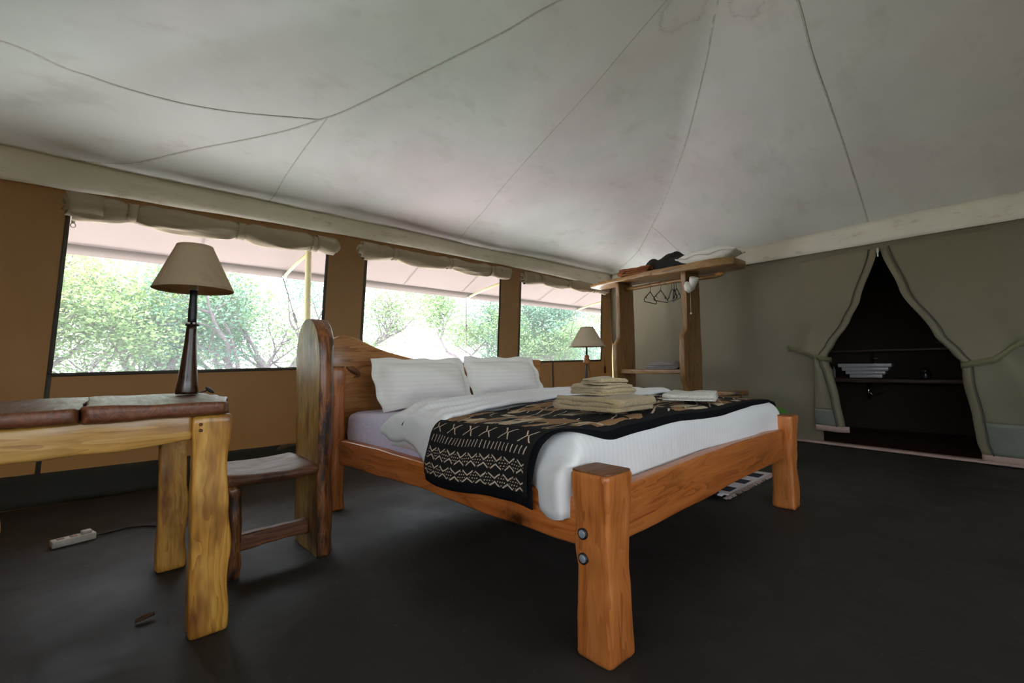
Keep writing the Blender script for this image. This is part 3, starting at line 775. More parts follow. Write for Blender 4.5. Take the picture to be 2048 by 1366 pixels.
mk('side_rail', *plank((3.17, 2.90, .37), (3.17, 1.02, .40), (0, 0, 1), [(0, .152, .052, 0, 0), (.5, .14, .05, .004, 0), (1, .15, .052, 0, 0)], .010, 24, .004, 6, 4), M['bedwood_y'], bed)
mk('foot_rail', *plank((1.248, .892, .406), (3.108, .958, .396), (0, 0, 1), [(0, .178, .055, 0, 0), (.3, .186, .055, .005, .0), (.6, .188, .052, .008, 0), (.85, .182, .054, .004, 0), (1, .176, .055, 0, 0)], .010, 40, .003, 8, 3), M['bedwood'], bed)
HB = [(1.100, .98), (1.103, 1.045), (1.125, 1.085), (1.165, 1.106), (1.21, 1.109), (1.26, 1.10), (1.31, 1.083), (1.42, 1.035), (1.53, 1.0), (1.68, .965), (1.82, .938), (1.95, .908), (2.05, .888), (2.2, .872), (2.35, .872), (2.5, .886), (2.65, .915), (2.80, .942), (2.95, .948), (3.06, .945), (3.075, .94)]
lo = []
for x, z in HB:
    r = .008
    lo.append([(x, 2.945, .42), (x, 2.945, z - r), (x, 2.945 + r * .3, z - r * .3), (x, 2.945 + r, z), (x, 2.985 - r, z), (x, 2.985 - r * .3, z - r * .3), (x, 2.985, z - r), (x, 2.985, .42)])
mk('headboard', *loft(lo), M['headwood'], bed)
mk('knot_hollow', *tube([(1.21, 2.946, .90), (1.25, 2.943, .885), (1.29, 2.943, .86), (1.305, 2.944, .845), (1.26, 2.944, .83)], [.004, .022, .018, .010, .004], 8), M['endgrain'], bed)
for k in range(9):
    y = lerp(1.08, 2.75, k / 8)
    mk('slat', *box(1.192, 3.142, y - .05, y + .05, .335, .36, .004), M['bedwood'], bed)

# mattress in its fitted sheet
def rbox(x0, x1, y0, y1, z0, z1, r, nx=40, ny=40, wob=.006, seed=0):
    lo = []
    zs = [(z0, r * .5), (z0 + r * .4, r * .12), (z0 + r, 0), ((z0 + z1) / 2, -.006), (z1 - r, 0), (z1 - r * .6, r * .08), (z1 - r * .25, r * .32), (z1 - r * .05, r * .7), (z1, r * 1.1)]
    for z, ins in zs:
        lp = []
        for a, b in rrect(x1 - x0 - 2 * ins, y1 - y0 - 2 * ins, r * 1.3, 6, 22):
            x, y = (x0 + x1) / 2 + a, (y0 + y1) / 2 + b
            d = wob * n3(x, y, z, 6 + seed)
            lp.append((x + d, y + d, z + wob * .6 * n3(x, y, seed, 5)))
        lo.append(lp)
    return loft(lo)
o = thing('mattress', 'thick mattress in a lilac-white fitted sheet', 'mattress', (2.15, 1.9, .362))
mk('sheet', *rbox(1.196, 3.138, .975, 2.93, .362, .612, .055, wob=.007), M['sheet'], o)

# duvet
DXL, DXR, DYF, DR = 1.172, 3.152, .958, .075
def dtop(x, y):
    z = .664 + .022 * sin(pi * (x - DXL) / (DXR - DXL)) + .012 * smooth((y - 1.5) / 1.0)
    z += .014 * n3(x, y, 1, 1.6) + .012 * sin(2.2 * x + 5 * y + 2 * n3(x, y, 4, 2)) * .6 + .004 * n3(x, y, 2, 7)
    return z
def edge(d, r):
    """inward offset and drop for a cloth distance d from an edge"""
    if d >= r * pi / 2: return r + d - r * pi / 2, 0.0
    if d >= 0:
        th = d / r; return r * (1 - cos(th)), -r + r * sin(th)
    return 0.0, -r + d
W_ALL = DXR - DXL - 2 * DR + DR * pi
def drape(s, v, lift=0.0, hem=None, out=0.0, xo=0.0):
    """s: cloth distance from the near edge, v: distance from the foot edge"""
    if s <= W_ALL / 2: ox, zx = edge(s, DR); x = DXL - out + ox
    else: ox, zx = edge(W_ALL - s, DR); x = DXR + out - ox
    oy, zy = edge(v, DR); y = DYF + oy
    z0 = dtop(max(DXL, min(DXR, x)), y)
    drop = sqrt(zx * zx + zy * zy)
    z = z0 - drop + lift
    hang = smooth((drop - .05) / .15)
    x += -.016 * hang * sin(9 * y + 3 * n3(y, z, 0, 3)) * (1 if s < W_ALL / 2 else -1) * (1 if s < .1 or s > W_ALL - .1 else 0) * (1 if abs(zx) > .03 else 0)
    y += .010 * hang * sin(7 * x + 2 * n3(x, z, 1, 3)) * (1 if abs(zy) > .03 else 0)
    return (x, y, z)
YH = 2.46
duv = thing('duvet', 'white satin-striped duvet turned down at the head of the bed', 'duvet', (2.15, 1.7, .6))
def headline(a): return 2.12 + .26 * smooth(a * 1.1) + .22 * smooth((.075 - a) / .07) + .012 * sin(a * 17)
def dfn(a, b):
    v_ = lerp(-.15, headline(a) - .06 - DYF, b); dl = .135 + .02 * n3(v_, 0, 2, 3) + (.07 * exp(-((v_ - .10) / .13) ** 2))
    s = lerp(-dl, W_ALL + .14, a); p = drape(s, v_)
    if s < .02:                                   # spills over the rail by the near bedpost
        q = exp(-((v_ - .11) / .12) ** 2) * smooth((.02 - s) / .10)
        p = (p[0] - .062 * q - .012 * q * sin(v_ * 34), p[1], p[2] + .010 * q * sin(v_ * 26))
    return p
ob = mk('cover', *grid(90, 80, dfn)[:2], M['duvet'], duv); solid(ob, .02, -1)
def ffn(a, b):
    y0 = 1.74 + .03 * sin(a * 5); y1 = headline(a)
    v_ = lerp(y0, y1, b) - DYF
    dl = lerp(.155, .07, b) + .02 * sin(b * 9) + .015 * n3(b * 3, 0, 6, 2)
    s = lerp(-dl, W_ALL + .12, a)
    puff = .018 + .022 * sin(min(1, b * 1.05) * pi) ** .6 + .016 * exp(-((b - .08) / .1) ** 2)
    p = drape(s, v_, puff * (1 if 0 < s < W_ALL else .35), out=.032)
    wr = .012 * sin(22 * b + 6 * a + 4 * n3(a * 4, b * 4, 0, 1)) * (1 if s > .1 else .4)
    return (p[0], p[1], p[2] + wr)
ob = mk('turned_down_edge', *grid(90, 34, ffn)[:2], M['duvet'], duv); solid(ob, .02, -1)

# patterned runner
def runner_mat():
    m, n, b, out = newmat('printed mudcloth')
    uv = nd(n, 'ShaderNodeUVMap').outputs[0]; sep = nd(n, 'ShaderNodeSeparateXYZ'); n.links.new(uv, sep.inputs[0])
    U0, V0 = sep.outputs[0], sep.outputs[1]          # metres: u across the strip from the foot side, v up from the near hem
    tcs = nd(n, 'ShaderNodeTexCoord').outputs['UV']
    jit = mth(n, 'MULTIPLY', mth(n, 'SUBTRACT', noisetex(n, tcs, 9, 2), .5), .03)
    U = mth(n, 'ADD', U0, jit); V = mth(n, 'ADD', V0, mth(n, 'MULTIPLY', mth(n, 'SUBTRACT', noisetex(n, tcs, 14, 2), .5), .014))
    lt = lambda a, b_: mth(n, 'LESS_THAN', a, b_)
    gt = lambda a, b_: mth(n, 'GREATER_THAN', a, b_)
    mul = lambda a, b_: mth(n, 'MULTIPLY', a, b_)
    add = lambda a, b_: mth(n, 'ADD', a, b_)
    sub = lambda a, b_: mth(n, 'SUBTRACT', a, b_)
    mx = lambda a, b_: mth(n, 'MAXIMUM', a, b_)
    ab = lambda a: mth(n, 'ABSOLUTE', a)
    def band(x, a, b_): return mul(gt(x, a), lt(x, b_))
    def tri(x): return ab(sub(mth(n, 'FRACT', x), .5))      # 0..0.5
    res = None
    def zig(v0, per):  # a row of chevrons with dotted diamonds between
        t = tri(mul(U, 1 / per))                             # 0..0.5
        up = lt(ab(sub(V, add(v0 + .006, mul(t, .048)))), .0034)     # V strokes above
        dn = lt(ab(sub(V, sub(v0 - .006, mul(t, .048)))), .0034)     # inverted V below
        gate = lt(t, .40)
        lines = mul(mx(up, dn), gate)
        cu = sub(mth(n, 'FRACT', mul(add(U, mul(V, .5)), 1 / .0135)), .5); cv = sub(mth(n, 'FRACT', mul(V, 1 / .0125)), .5)
        dots = lt(add(mul(cu, cu), mul(cv, cv)), .055)
        dia = lt(ab(sub(V, v0)), add(-.005, mul(t, .058)))
        return mx(lines, mul(dots, dia))
    z1 = zig(.036, .073); z2 = zig(.104, .070)
    strokes = mul(lt(mth(n, 'FRACT', mul(add(U, mul(V, .22)), 1 / .0225)), .2), band(V, .153, .184))
    # little diamond figures above
    t3 = tri(mul(U, 1 / .11)); f3 = mul(lt(ab(sub(sub(mul(t3, .11), ab(sub(V, .222))), .004)), .0035), band(V, .198, .246))
    # field: blocks of tan, cream and black with strokes
    br = nd(n, 'ShaderNodeTexVoronoi'); br.distance = 'CHEBYCHEV'; br.inputs['Scale'].default_value = 17.0; br.inputs['Randomness'].default_value = .75
    n.links.new(mapping(n, uv, (1, .62, 1)), br.inputs['Vector'])
    sc_ = nd(n, 'ShaderNodeSeparateColor'); n.links.new(br.outputs['Color'], sc_.inputs[0])
    inner = gt(V, .268)
    tan_ = mul(gt(sc_.outputs[0], .70), inner); cream = mul(gt(sc_.outputs[1], .86), inner)
    sx_ = mul(mul(lt(mth(n, 'FRACT', mul(sub(U, mul(V, .4)), 1 / .06)), .12), gt(sc_.outputs[2], .5)), inner)
    marks = mx(mx(z1, z2), mx(strokes, f3))
    ends = band(U, .022, .63)
    wear = ramp(n, noisetex(n, tcs, 60, 3), [(.25, (.45,) * 3), (.5, (1,) * 3)])
    c = mixc(n, mul(tan_, ends), S(30, 29, 29), S(150, 116, 84))
    c = mixc(n, mul(cream, ends), c, S(196, 178, 152))
    c = mixc(n, mul(mul(mx(marks, sx_), ends), wear), c, S(206, 186, 164))
    c = mixc(n, mul(lt(V, .012), ends), c, S(20, 22, 26))
    n.links.new(c, b.inputs['Base Color']); b.inputs['Roughness'].default_value = .95; b.inputs['Specular IOR Level'].default_value = .15
    bump(n, b, noisetex(n, tcs, 300, 2), .2, .002); return m
M['runner'] = runner_mat(); M['black'] = plain('black lining cloth', S(17, 18, 22), .95, spec=.1)
run = thing('bed_runner', 'black and cream patterned cloth runner laid across the bed', 'bed runner', (2.1, 1.4, .4))
RDL = .168
def runv(s): return 1.01 + .175 * smooth((.34 - s) / .46) + .05 * smooth((s - 1.0) / 1.0), 1.78 + .05 * smooth((.1 - s) / .3)
def rfn(a, b, ext=0.0, l0=0.0):
    s = lerp(-RDL - l0, W_ALL + .18, b); y0, y1 = runv(s); v_ = lerp(y0 - ext, y1, a) - DYF
    p = drape(s, v_, .010, out=.068 if s < W_ALL / 2 else .05)
    bil = 0
    if s < .02: bil = -.010 * sin(v_ * 11) * smooth((.02 - s) / .15)
    return (p[0] + bil, p[1], p[2])
RL = RDL + W_ALL + .18
v, f, uv = grid(26, 130, lambda a, b: rfn(a, b))
uvm = [(a * .64, b * RL) for a, b in uv]
solid(mk('printed_cloth', v, f, M['runner'], run, uvs=uvm), .004, 1)
def lining(a, b):
    p = rfn(a, b, .026, .024); return (p[0] + .010 * smooth((1.26 - p[0]) / .1), p[1], p[2] - .007)
solid(mk('lining', *grid(26, 130, lining)[:2], M['black'], run), .005, -1)

# pillows
def pillow(c, hw, hh, th, rx, rz, flange=.05, n=40, seed=0):
    R = Matrix.Rotation(rz, 4, 'Z') @ Matrix.Rotation(rx, 4, 'X'); V = []
    fu, fv = 1 - flange / hw, 1 - flange / hh
    def pt(a, b, sd):
        u, v_ = a * 2 - 1, b * 2 - 1
        x = u * hw * (1 - .05 * (1 - v_ * v_) * abs(u) ** 3 * -1 - .03); y = v_ * hh * (1 - .05 * (1 - u * u))
        q = max(0, 1 - (abs(u) / fu) ** 3.2) ** .62 * max(0, 1 - (abs(v_) / fv) ** 2.8) ** .62
        rim = 1 if q == 0 else 0
        z = sd * (th * q + .003) + .012 * rim * sin(u * 9 + seed) * 1 + .010 * rim * sin(v_ * 8 + seed * 2)
        z += .010 * n3(u * 2, v_ * 2, seed + sd, 1.2) * q + .006 * sin(5 * u + 6 * v_ + seed) * q * sd
        return tuple(Vector(c) + (R @ Vector((x, y, z))))
    v1, f1, _ = grid(n, n, lambda a, b: pt(a, b, 1)); v2, f2, _ = grid(n, n, lambda a, b: pt(a, b, -1))
    return merge((v1, f1), (v2, [q[::-1] for q in f2]))
o = thing('pillow', 'white flanged pillow propped against the tall end of the headboard', 'pillow', (1.66, 2.7, .62), 'bed pillows')
mk('case', *pillow((1.69, 2.735, .790), .375, .192, .11, radians(64), radians(2), seed=1), M['pillow'], o)
o = thing('pillow', 'white flanged pillow propped by the low end of the headboard', 'pillow', (2.4, 2.7, .63), 'bed pillows')
mk('case', *pillow((2.475, 2.775, .800), .362, .190, .11, radians(62), radians(-5), seed=3), M['pillow'], o)

# towels
def folded(c, W, L, layers, t, rz=0, seed=0, flat=.96):
    """cloth folded back and forth: cross-section W wide in local x, extruded L along local y"""
    cen = []
    for i in range(layers):
        z = t * (i + .5); r = t / 2
        xs = [lerp(0, W, k / 14) for k in range(15)]
        if i % 2: xs = xs[::-1]
        cen += [(x - W / 2, z + .0015 * sin(x * 40 + i * 2 + seed)) for x in xs]
        if i < layers - 1:
            x = xs[-1] - W / 2; sg = 1 if i % 2 == 0 else -1
            cen += [(x + sg * r * 1.1 * cos(a), z + r + r * sin(a)) for a in (-.9, -.3, .3, .9)]
    A, B = [], []
    for i, p in enumerate(cen):
        q0, q1 = cen[max(0, i - 1)], cen[min(len(cen) - 1, i + 1)]
        d = Vector((q1[0] - q0[0], q1[1] - q0[1])); d.normalize(); nn = Vector((-d.y, d.x)) * t * .5 * flat
        A.append((p[0] + nn.x, p[1] + nn.y)); B.append((p[0] - nn.x, p[1] - nn.y))
    prof = A + B[::-1]; lo = []
    m = 14
    for k in range(m + 1):
        y = lerp(-L / 2, L / 2, k / m); e = 1 - .03 * (k in (0, m)); lp = []
        for a, b in prof:
            a2 = a * e * (1 + .02 * n3(y * 9, a * 9, seed)); b2 = b * (1 - .06 * (k in (0, m))) + .016 * n3(a * 9, y * 9, seed) * (b / (t * layers))
            yy = y * (1 - .10 * (b / (t * layers)) ** 3 * (k in (0, m))) + .010 * n3(a * 12, b * 40, seed + 3)
            lp.append((c[0] + a2 * cos(rz) - yy * sin(rz), c[1] + a2 * sin(rz) + yy * cos(rz), c[2] + max(b2, .0005)))
        lo.append(lp)
    return loft(lo)
M['tan_terry'] = terry('tan terry', S(184, 160, 118)); M['tan_terry2'] = terry('pale tan terry', S(194, 172, 130)); M['white_terry'] = terry('white terry', S(228, 224, 212))
ZT_ = .706
o = thing('bath_towel', 'large folded tan bath towel lying on the bed runner', 'towel', (1.63, 1.2, ZT_), 'folded towels on the bed')
mk('cloth', *folded((1.635, 1.19, ZT_), .33, .27, 3, .0185, radians(88), 1), M['tan_terry'], o)
o = thing('hand_towel', 'smaller folded tan towel stacked on the large bath towel', 'towel', (1.7, 1.2, ZT_ + .058), 'folded towels on the bed')
mk('cloth', *folded((1.69, 1.235, ZT_ + .058), .20, .20, 4, .0105, radians(80), 2), M['tan_terry2'], o)
o = thing('face_cloth', 'rumpled tan face cloth on top of the towel stack', 'towel', (1.7, 1.22, ZT_ + .101), 'folded towels on the bed')
mk('cloth', *folded((1.70, 1.235, ZT_ + .102), .15, .15, 3, .0085, radians(70), 5), M['tan_terry2'], o)
o = thing('bath_mat', 'folded white towel lying alone near the far side of the bed', 'towel', (2.28, 1.13, ZT_), 'folded towels on the bed')
mk('cloth', *folded((2.33, 1.13, ZT_ + .002), .33, .25, 3, .0125, radians(20), 8), M['white_terry'], o)
# ------------------------------------------------------------------ desk
M['desktop'] = wood('dark varnished slab', S(70, 36, 20), S(104, 58, 34), S(136, 84, 54), 'Y', .48, 1.1, knots=1.6, coat=.12, bmp=.15, seed=3)
M['deskleg'] = wood('golden yellow timber', S(160, 104, 34), S(210, 152, 64), S(226, 176, 90), 'Z', .36, 1.0, coat=.35, stain=(5, S(120, 66, 22)), seed=6)
M['apron'] = wood('golden apron timber', S(140, 92, 38), S(198, 146, 70), S(218, 174, 98), 'X', .36, .9, coat=.35, knots=2.0, stain=(4, S(118, 62, 24)), seed=7)
desk = thing('desk', 'rustic golden timber desk with a dark split slab top', 'desk', (0, 2.25, 0))
def dleg(x, y, wx, wy_, seed, lab=None):
    tab = [(0, wx * 1.02, wy_, 0, 0), (.06, wx * 1.04, wy_, 0, 0), (.2, wx * .99, wy_ * .97, -.004, 0), (.4, wx * 1.06, wy_ * .95, .004, .002), (.55, wx * .97, wy_ * .97, -.002, 0), (.75, wx * .94, wy_ * .93, -.004, 0), (.9, wx * 1.0, wy_ * .98, 0, 0), (1, wx * 1.02, wy_, 0, 0)]
    return mk('leg', *plank((x, y, 0), (x, y, .742), (1, 0, 0), tab, .011, 26, .005, seed, 8), M['deskleg'], desk)
l1 = dleg(.298, 1.892, .112, .075, 1)
dleg(.265, 2.60, .105, .08, 4); dleg(-.325, 1.90, .11, .08, 7); dleg(-.325, 2.62, .11, .08, 9)
for z in (.712, .692):
    mk('peg', *tube([(.262, 1.8555, z), (.262, 1.8515, z)], .0058, 10), M['endgrain'], l1)
mk('apron', *plank((.243, 1.885, .705), (-.27, 1.885, .705), (0, 0, 1), [(0, .088, .045, 0, 0), (.25, .098, .045, -.006, 0), (.5, .106, .045, -.008, 0), (.75, .098, .045, -.012, 0), (1, .10, .045, -.012, 0)], .010, 24, .006, 3, 7), M['apron'], desk)
mk('apron', *plank((.21, 2.6, .705), (-.27, 2.6, .705), (0, 0, 1), [(0, .09, .045, 0, 0), (1, .1, .045, 0, 0)], .010, 12, .004, 5, 7), M['apron'], desk)
mk('apron', *plank((.30, 1.93, .71), (.28, 2.56, .71), (0, 0, 1), [(0, .07, .04, 0, 0), (1, .07, .04, 0, 0)], .010, 12, .004, 8, 7), M['apron'], desk)
mk('apron', *plank((-.325, 1.94, .71), (-.325, 2.58, .71), (0, 0, 1), [(0, .07, .04, 0, 0), (1, .07, .04, 0, 0)], .010, 12, .004, 9, 7), M['apron'], desk)
# two slabs with the dark crack between them
mk('slab', *plank((.155, 1.785, .768), (.165, 2.665, .764), (1, 0, 0), [(0, .345, .044, -.004, -.004), (.04, .372, .05, -.002, -.0), (.12, .376, .05, .0, 0), (.3, .40, .05, .012, 0), (.6, .40, .048, .010, 0), (.9, .38, .048, 0, 0), (1, .35, .044, 0, 0)], .008, 26, .007, 2, 7, .010, edge=6), M['desktop'], desk)
mk('slab', *plank((-.215, 1.795, .768), (-.175, 2.665, .764), (1, 0, 0), [(0, .345, .044, 0, -.004), (.05, .358, .05, 0, 0), (.5, .335, .05, -.004, 0), (1, .33, .046, 0, 0)], .008, 26, .007, 6, 7, .010, edge=6), M['desktop'], desk)

# desk lamp
M['shade'] = canvas('lamp shade cloth', S(198, 176, 146), trans=S(220, 190, 150), tfac=.3, blot=.06, weave=120, stain=(14, S(140, 110, 84), (1, 1, 1), .3))
M['shade2'] = canvas('pale lamp shade cloth', S(206, 190, 164), trans=S(224, 200, 165), tfac=.3, blot=.05, weave=120)
M['ebony'] = wood('dark polished stem', S(22, 12, 8), S(46, 26, 16), S(74, 44, 26), 'Z', .3, 1.5, coat=.4)
M['blackpaint'] = plain('black paint', S(24, 24, 28), .45)
M['white_plastic'] = plain('white plastic', S(214, 210, 202), .45)
def shade(r0, z0, r1, z1, c, mat, root):
    n = 36; lo = []
    for k in range(9):
        t = k / 8; lo.append([(c[0] + lerp(r0, r1, t) * cos(2 * pi * i / n), c[1] + lerp(r0, r1, t) * sin(2 * pi * i / n), lerp(z0, z1, t)) for i in range(n)])
    sh = solid(mk('lamp_shade', *loft(lo, caps=False), mat, root), .003)
    for r, z in ((r0, z0), (r1, z1)):
        mk('rim', *tube([(c[0] + r * cos(2 * pi * i / n), c[1] + r * sin(2 * pi * i / n), z) for i in range(n + 1)], .0028, 6, False), mat, sh)
    a = atan2(-c[1], -c[0]) - .9
    mk('seam', *tube([(c[0] + (lerp(r0, r1, t) + .003) * cos(a), c[1] + (lerp(r0, r1, t) + .003) * sin(a), lerp(z0, z1, t)) for t in (0, .25, .5, .75, 1)], .003, 5), mat, sh)
    for i in range(3):
        a = 2 * pi * i / 3 + .4
        mk('spider_arm', *tube([(c[0], c[1], lerp(z0, z1, .55)), (c[0] + r1 * cos(a), c[1] + r1 * sin(a), z1 - .002)], .002, 5), M['blackpaint'], sh)
    return sh
LX, LY, LZ = .300, 2.385, .793
lamp = thing('table_lamp', 'tall carved dark-stem lamp with a tan cone shade on the desk', 'lamp', (LX, LY, LZ), 'cone-shaded table lamps')
mk('stem', *tube([(LX - .016 + .016 * t, LY, LZ + z) for t, z in [(0, 0), (.02, .012), (.15, .06), (.35, .13), (.6, .22), (.75, .28), (.80, .30)]], [.040, .042, .036, .030, .023, .020, .019], 18), M['ebony'], lamp)
mk('neck', *tube([(LX - .003 + .004 * t, LY, LZ + lerp(.30, .455, t) - .002) for t in (0, .2, .4, .6, .8, 1)], [.016, .0165, .017, .015, .014, .0145], 14), M['blackpaint'], lamp)
for i in range(14):
    a = 2 * pi * i / 14
    mk('bead', *tube([(LX - .003 + .021 * cos(a), LY + .021 * sin(a), LZ + .296 + .006 * (i % 2)), (LX - .003 + .021 * cos(a), LY + .021 * sin(a), LZ + .304 + .006 * (i % 2))], .0052, 6), M['white_plastic'] if i % 2 else M['blackpaint'], lamp)
mk('socket', *tube([(LX, LY, LZ + .452), (LX, LY, LZ + .53)], .0165, 14), M['white_plastic'], lamp)
shade(.148, 1.248, .066, 1.440, (LX + .002, LY), M['shade'], lamp)
mk('switch', *plank((LX + .048, LY - .03, LZ + .028), (LX + .075, LY - .05, LZ + .004), (0, 0, 1), [(0, .014, .018, 0, 0), (1, .014, .018, 0, 0)], .004, 4, 0), M['blackpaint'], lamp)
mk('cord', *tube(spline([(LX + .05, LY - .03, LZ + .012), (LX + .035, LY + .02, LZ + .006), (LX + .03, LY + .15, LZ + .006), (LX - .02, LY + .26, LZ + .003)], 14), .003, 6), M['blackpaint'], lamp)

# ------------------------------------------------------------------ log chair
M['chairface'] = wood('pale split face', S(122, 86, 36), S(182, 142, 72), S(212, 180, 108), 'Z', .42, 1.4, coat=.1, stain=(3, S(92, 58, 28)), bmp=.35, seed=8)
M['chairbark'] = wood('dark oiled bark', S(48, 24, 11), S(112, 62, 26), S(168, 108, 52), 'Z', .4, 1.5, coat=.25, stain=(12, S(40, 22, 12)), bmp=.8, seed=9)
M['chairseat'] = wood('polished dark seat', S(64, 34, 20), S(104, 62, 38), S(146, 98, 64), 'X', .6, 1.2, coat=.03, knots=2.5, bmp=.4, seed=10)
ch = thing('log_chair', 'rough log chair with a tall round-topped slab back', 'chair', (.62, 2.4, 0))
# back slab: flat split face looks to -x, bark wraps the sides and rear
BXF, BY0, BY1 = .785, 2.235, 2.565
def backloop(z):
    hw = (BY1 - BY0) / 2; yc = (BY0 + BY1) / 2
    top = 1.15
    if z > top - .17:
        q = (z - (top - .17)) / .17; hw *= sqrt(max(0.0, 1 - q * q))
        hw = max(hw, .004)
    hw *= 1 + .03 * n3(z * 5, 0, 1) + .02 * sin(z * 9); yc += .006 * sin(z * 6)
    th = .085 * min(1, hw / .05 + .35)
    face = [(BXF + .004 * n3(z * 6, t, 2), yc + hw * t) for t in (1, .8, .6, .4, .2, 0, -.2, -.4, -.6, -.8, -1)]
    bark = []
    for k in range(1, 12):
        a = -pi / 2 + pi * k / 12
        rr = 1 + .06 * n3(a * 2, z * 7, 5) + .04 * n3(a * 5, z * 19, 7)
        bark.append((BXF + .012 + th * (abs(cos(a)) ** .7) * rr, yc + hw * (1 if a > 0 else -1) * abs(sin(a)) ** .55 * rr))
    return [(x, y, z) for x, y in face + bark]
zs = [0, .01] + [lerp(.03, .97, i / 32) for i in range(33)] + [.99, 1.02, 1.05, 1.08, 1.10, 1.12, 1.133, 1.142, 1.147, 1.149]
bk = mk('backrest', *loft([backloop(z) for z in zs]), M['chairbark'], ch)
bk.data.materials.append(M['chairface'])
nl = 22
for p in bk.data.polygons:
    if len(p.vertices) == 4 and max(vv % nl for vv in p.vertices) <= 10: p.material_index = 1; p.use_smooth = False
def seatfn():
    def top(a, b):
        x = lerp(.405, .783, a); y0 = 2.235 + .02 * sin(a * 5 + 1) + .03 * (1 - smooth(a / .2)); y1 = 2.70 - .03 * sin(a * 3) - .05 * (1 - smooth(a / .2))
        y = lerp(y0, y1, b); dish = .026 * (1 - (2 * a - 1) ** 2) ** 1.0 * (1 - (2 * b - 1) ** 2)
        return x, y, .446 - dish - .008 * (2 * b - 1) ** 2 - .01 * (1 - smooth(b / .06)) - .01 * smooth((b - .94) / .06) - .012 * (1 - smooth(a / .06))
    v1, f1, _ = grid(24, 24, top)
    def bot(a, b):
        x, y, z = top(a, b); ins = .03 if b in (0.0, 1.0) else .0
        yy = y + (.012 if b == 0 else -.012 if b == 1 else 0)
        return (x, yy, .385 - .008 * n3(x * 9, y * 9, 2) + .012 * abs(2 * b - 1) ** 6)
    v2, f2, _ = grid(24, 24, bot)
    V, Fc = merge((v1, f1), (v2, [q[::-1] for q in f2])); n = 25; k = n * n
    rim = [i for i in range(n)] + [j * n + n - 1 for j in range(1, n)] + [(n - 1) * n + i for i in range(n - 2, -1, -1)] + [j * n for j in range(n - 2, 0, -1)]
    m = len(rim); mid = []
    for r in rim:
        p, q = V[r], V[r + k]; c = Vector(p).lerp(Vector(q), .5)
        yb = -.014 if p[1] < 2.3 else .014 if p[1] > 2.62 else 0
        mid.append((c.x, c.y + yb + .006 * n3(c.x * 25, c.y * 25, 1), c.z))
    b0 = len(V); V += mid
    for i in range(m):
        j = (i + 1) % m
        Fc.append((rim[j], rim[i], b0 + i, b0 + j)); Fc.append((b0 + j, b0 + i, rim[i] + k, rim[j] + k))
    return V, Fc
mk('seat', *seatfn(), M['chairseat'], ch)
for y, sd in ((2.275, 1), (2.62, 2)):
    mk('leg', *plank((.445, y, 0), (.445, y, .392), (1, 0, 0), [(0, .062, .06, 0, 0), (.5, .056, .055, .003, 0), (1, .062, .06, 0, 0)], .024, 14, .008, 20 + sd, 14), M['chairbark'], ch)
mk('stretcher', *plank((.468, 2.37, .118), (.79, 2.37, .122), (0, 0, 1), [(0, .068, .05, 0, 0), (.5, .066, .054, .002, 0), (1, .07, .05, 0, 0)], .010, 14, .005, 30, 9), M['chairseat'], ch)
mk('cross_rung', *plank((.445, 2.30, .12), (.445, 2.60, .12), (0, 0, 1), [(0, .05, .04, 0, 0), (1, .05, .04, 0, 0)], .010, 8, .004, 31, 9), M['chairseat'], ch)

# ------------------------------------------------------------------ wardrobe stand in the corner
M['wardwood'] = wood('oiled wardrobe planks', S(86, 58, 30), S(128, 92, 52), S(160, 122, 74), 'Z', .45, .8, coat=.15, seed=11)
M['wardwood_y'] = wood('oiled wardrobe planks across', S(92, 60, 30), S(136, 98, 54), S(172, 132, 80), 'Y', .42, .8, coat=.2, knots=2.2, seed=12)
wd = thing('wardrobe_stand', 'open wardrobe of wavy-edged planks with rail and shelves', 'wardrobe', (5.35, 3.0, 0))
XW = 5.36
# uprights: width runs in x, a notch steps the front edge out at chest height
def upright(y, seed, zst, th):
    tab = [(0, .36, th, .0, 0), (.24, .36, th, .0, 0), (.30, .40, th, -.025, 0), (.36, .46, th, -.05, 0), (.45, .47, th, -.055, 0), (zst - .02, .46, th, -.05, 0), (zst + .02, .37, th, -.005, 0), (.75, .36, th, 0, 0), (.9, .35, th, .0, 0), (1, .37, th, -.01, 0)]
    return mk('upright', *plank((XW, y, 0), (XW, y, 2.0), (1, 0, 0), tab, .012, 40, .006, seed, 4), M['wardwood'], wd)
upright(3.50, 3, .60, .055); upright(2.56, 5, .63, .062)
mk('top_plank', *plank((XW - .02, 4.02, 2.028), (XW - .02, 1.97, 2.035), (1, 0, 0), [(0, .26, .05, .05, 0), (.12, .36, .052, 0, 0), (.3, .44, .055, -.01, 0), (.48, .48, .06, -.02, 0), (.56, .46, .075, -.01, .0), (.66, .46, .08, -.01, 0), (.9, .46, .09, -.01, 0), (.97, .40, .09, .02, 0), (1, .34, .085, .03, 0)], .014, 44, .008, 6, 4), M['wardwood_y'], wd)
mk('hanging_rail', *tube([(XW - .02, y, 1.925 + .008 * sin(y * 5)) for y in [3.56, 3.3, 3.0, 2.7, 2.4, 2.22]], [.024, .026, .026, .025, .026, .024], 14), M['wardwood_y'], wd)
mk('rail_knob', *tube([(XW - .02, 2.25, 1.93), (XW - .02, 2.21, 1.935), (XW - .02, 2.17, 1.935), (XW - .02, 2.15, 1.935)], [.027, .032, .03, .016], 12), M['headwood'], wd)
mk('shelf', *plank((XW - .02, 3.472, .795), (XW - .02, 2.592, .795), (1, 0, 0), [(0, .40, .05, 0, 0), (.5, .41, .055, 0, 0), (1, .40, .05, 0, 0)], .01, 16, .006, 9, 5), M['wardwood_y'], wd)
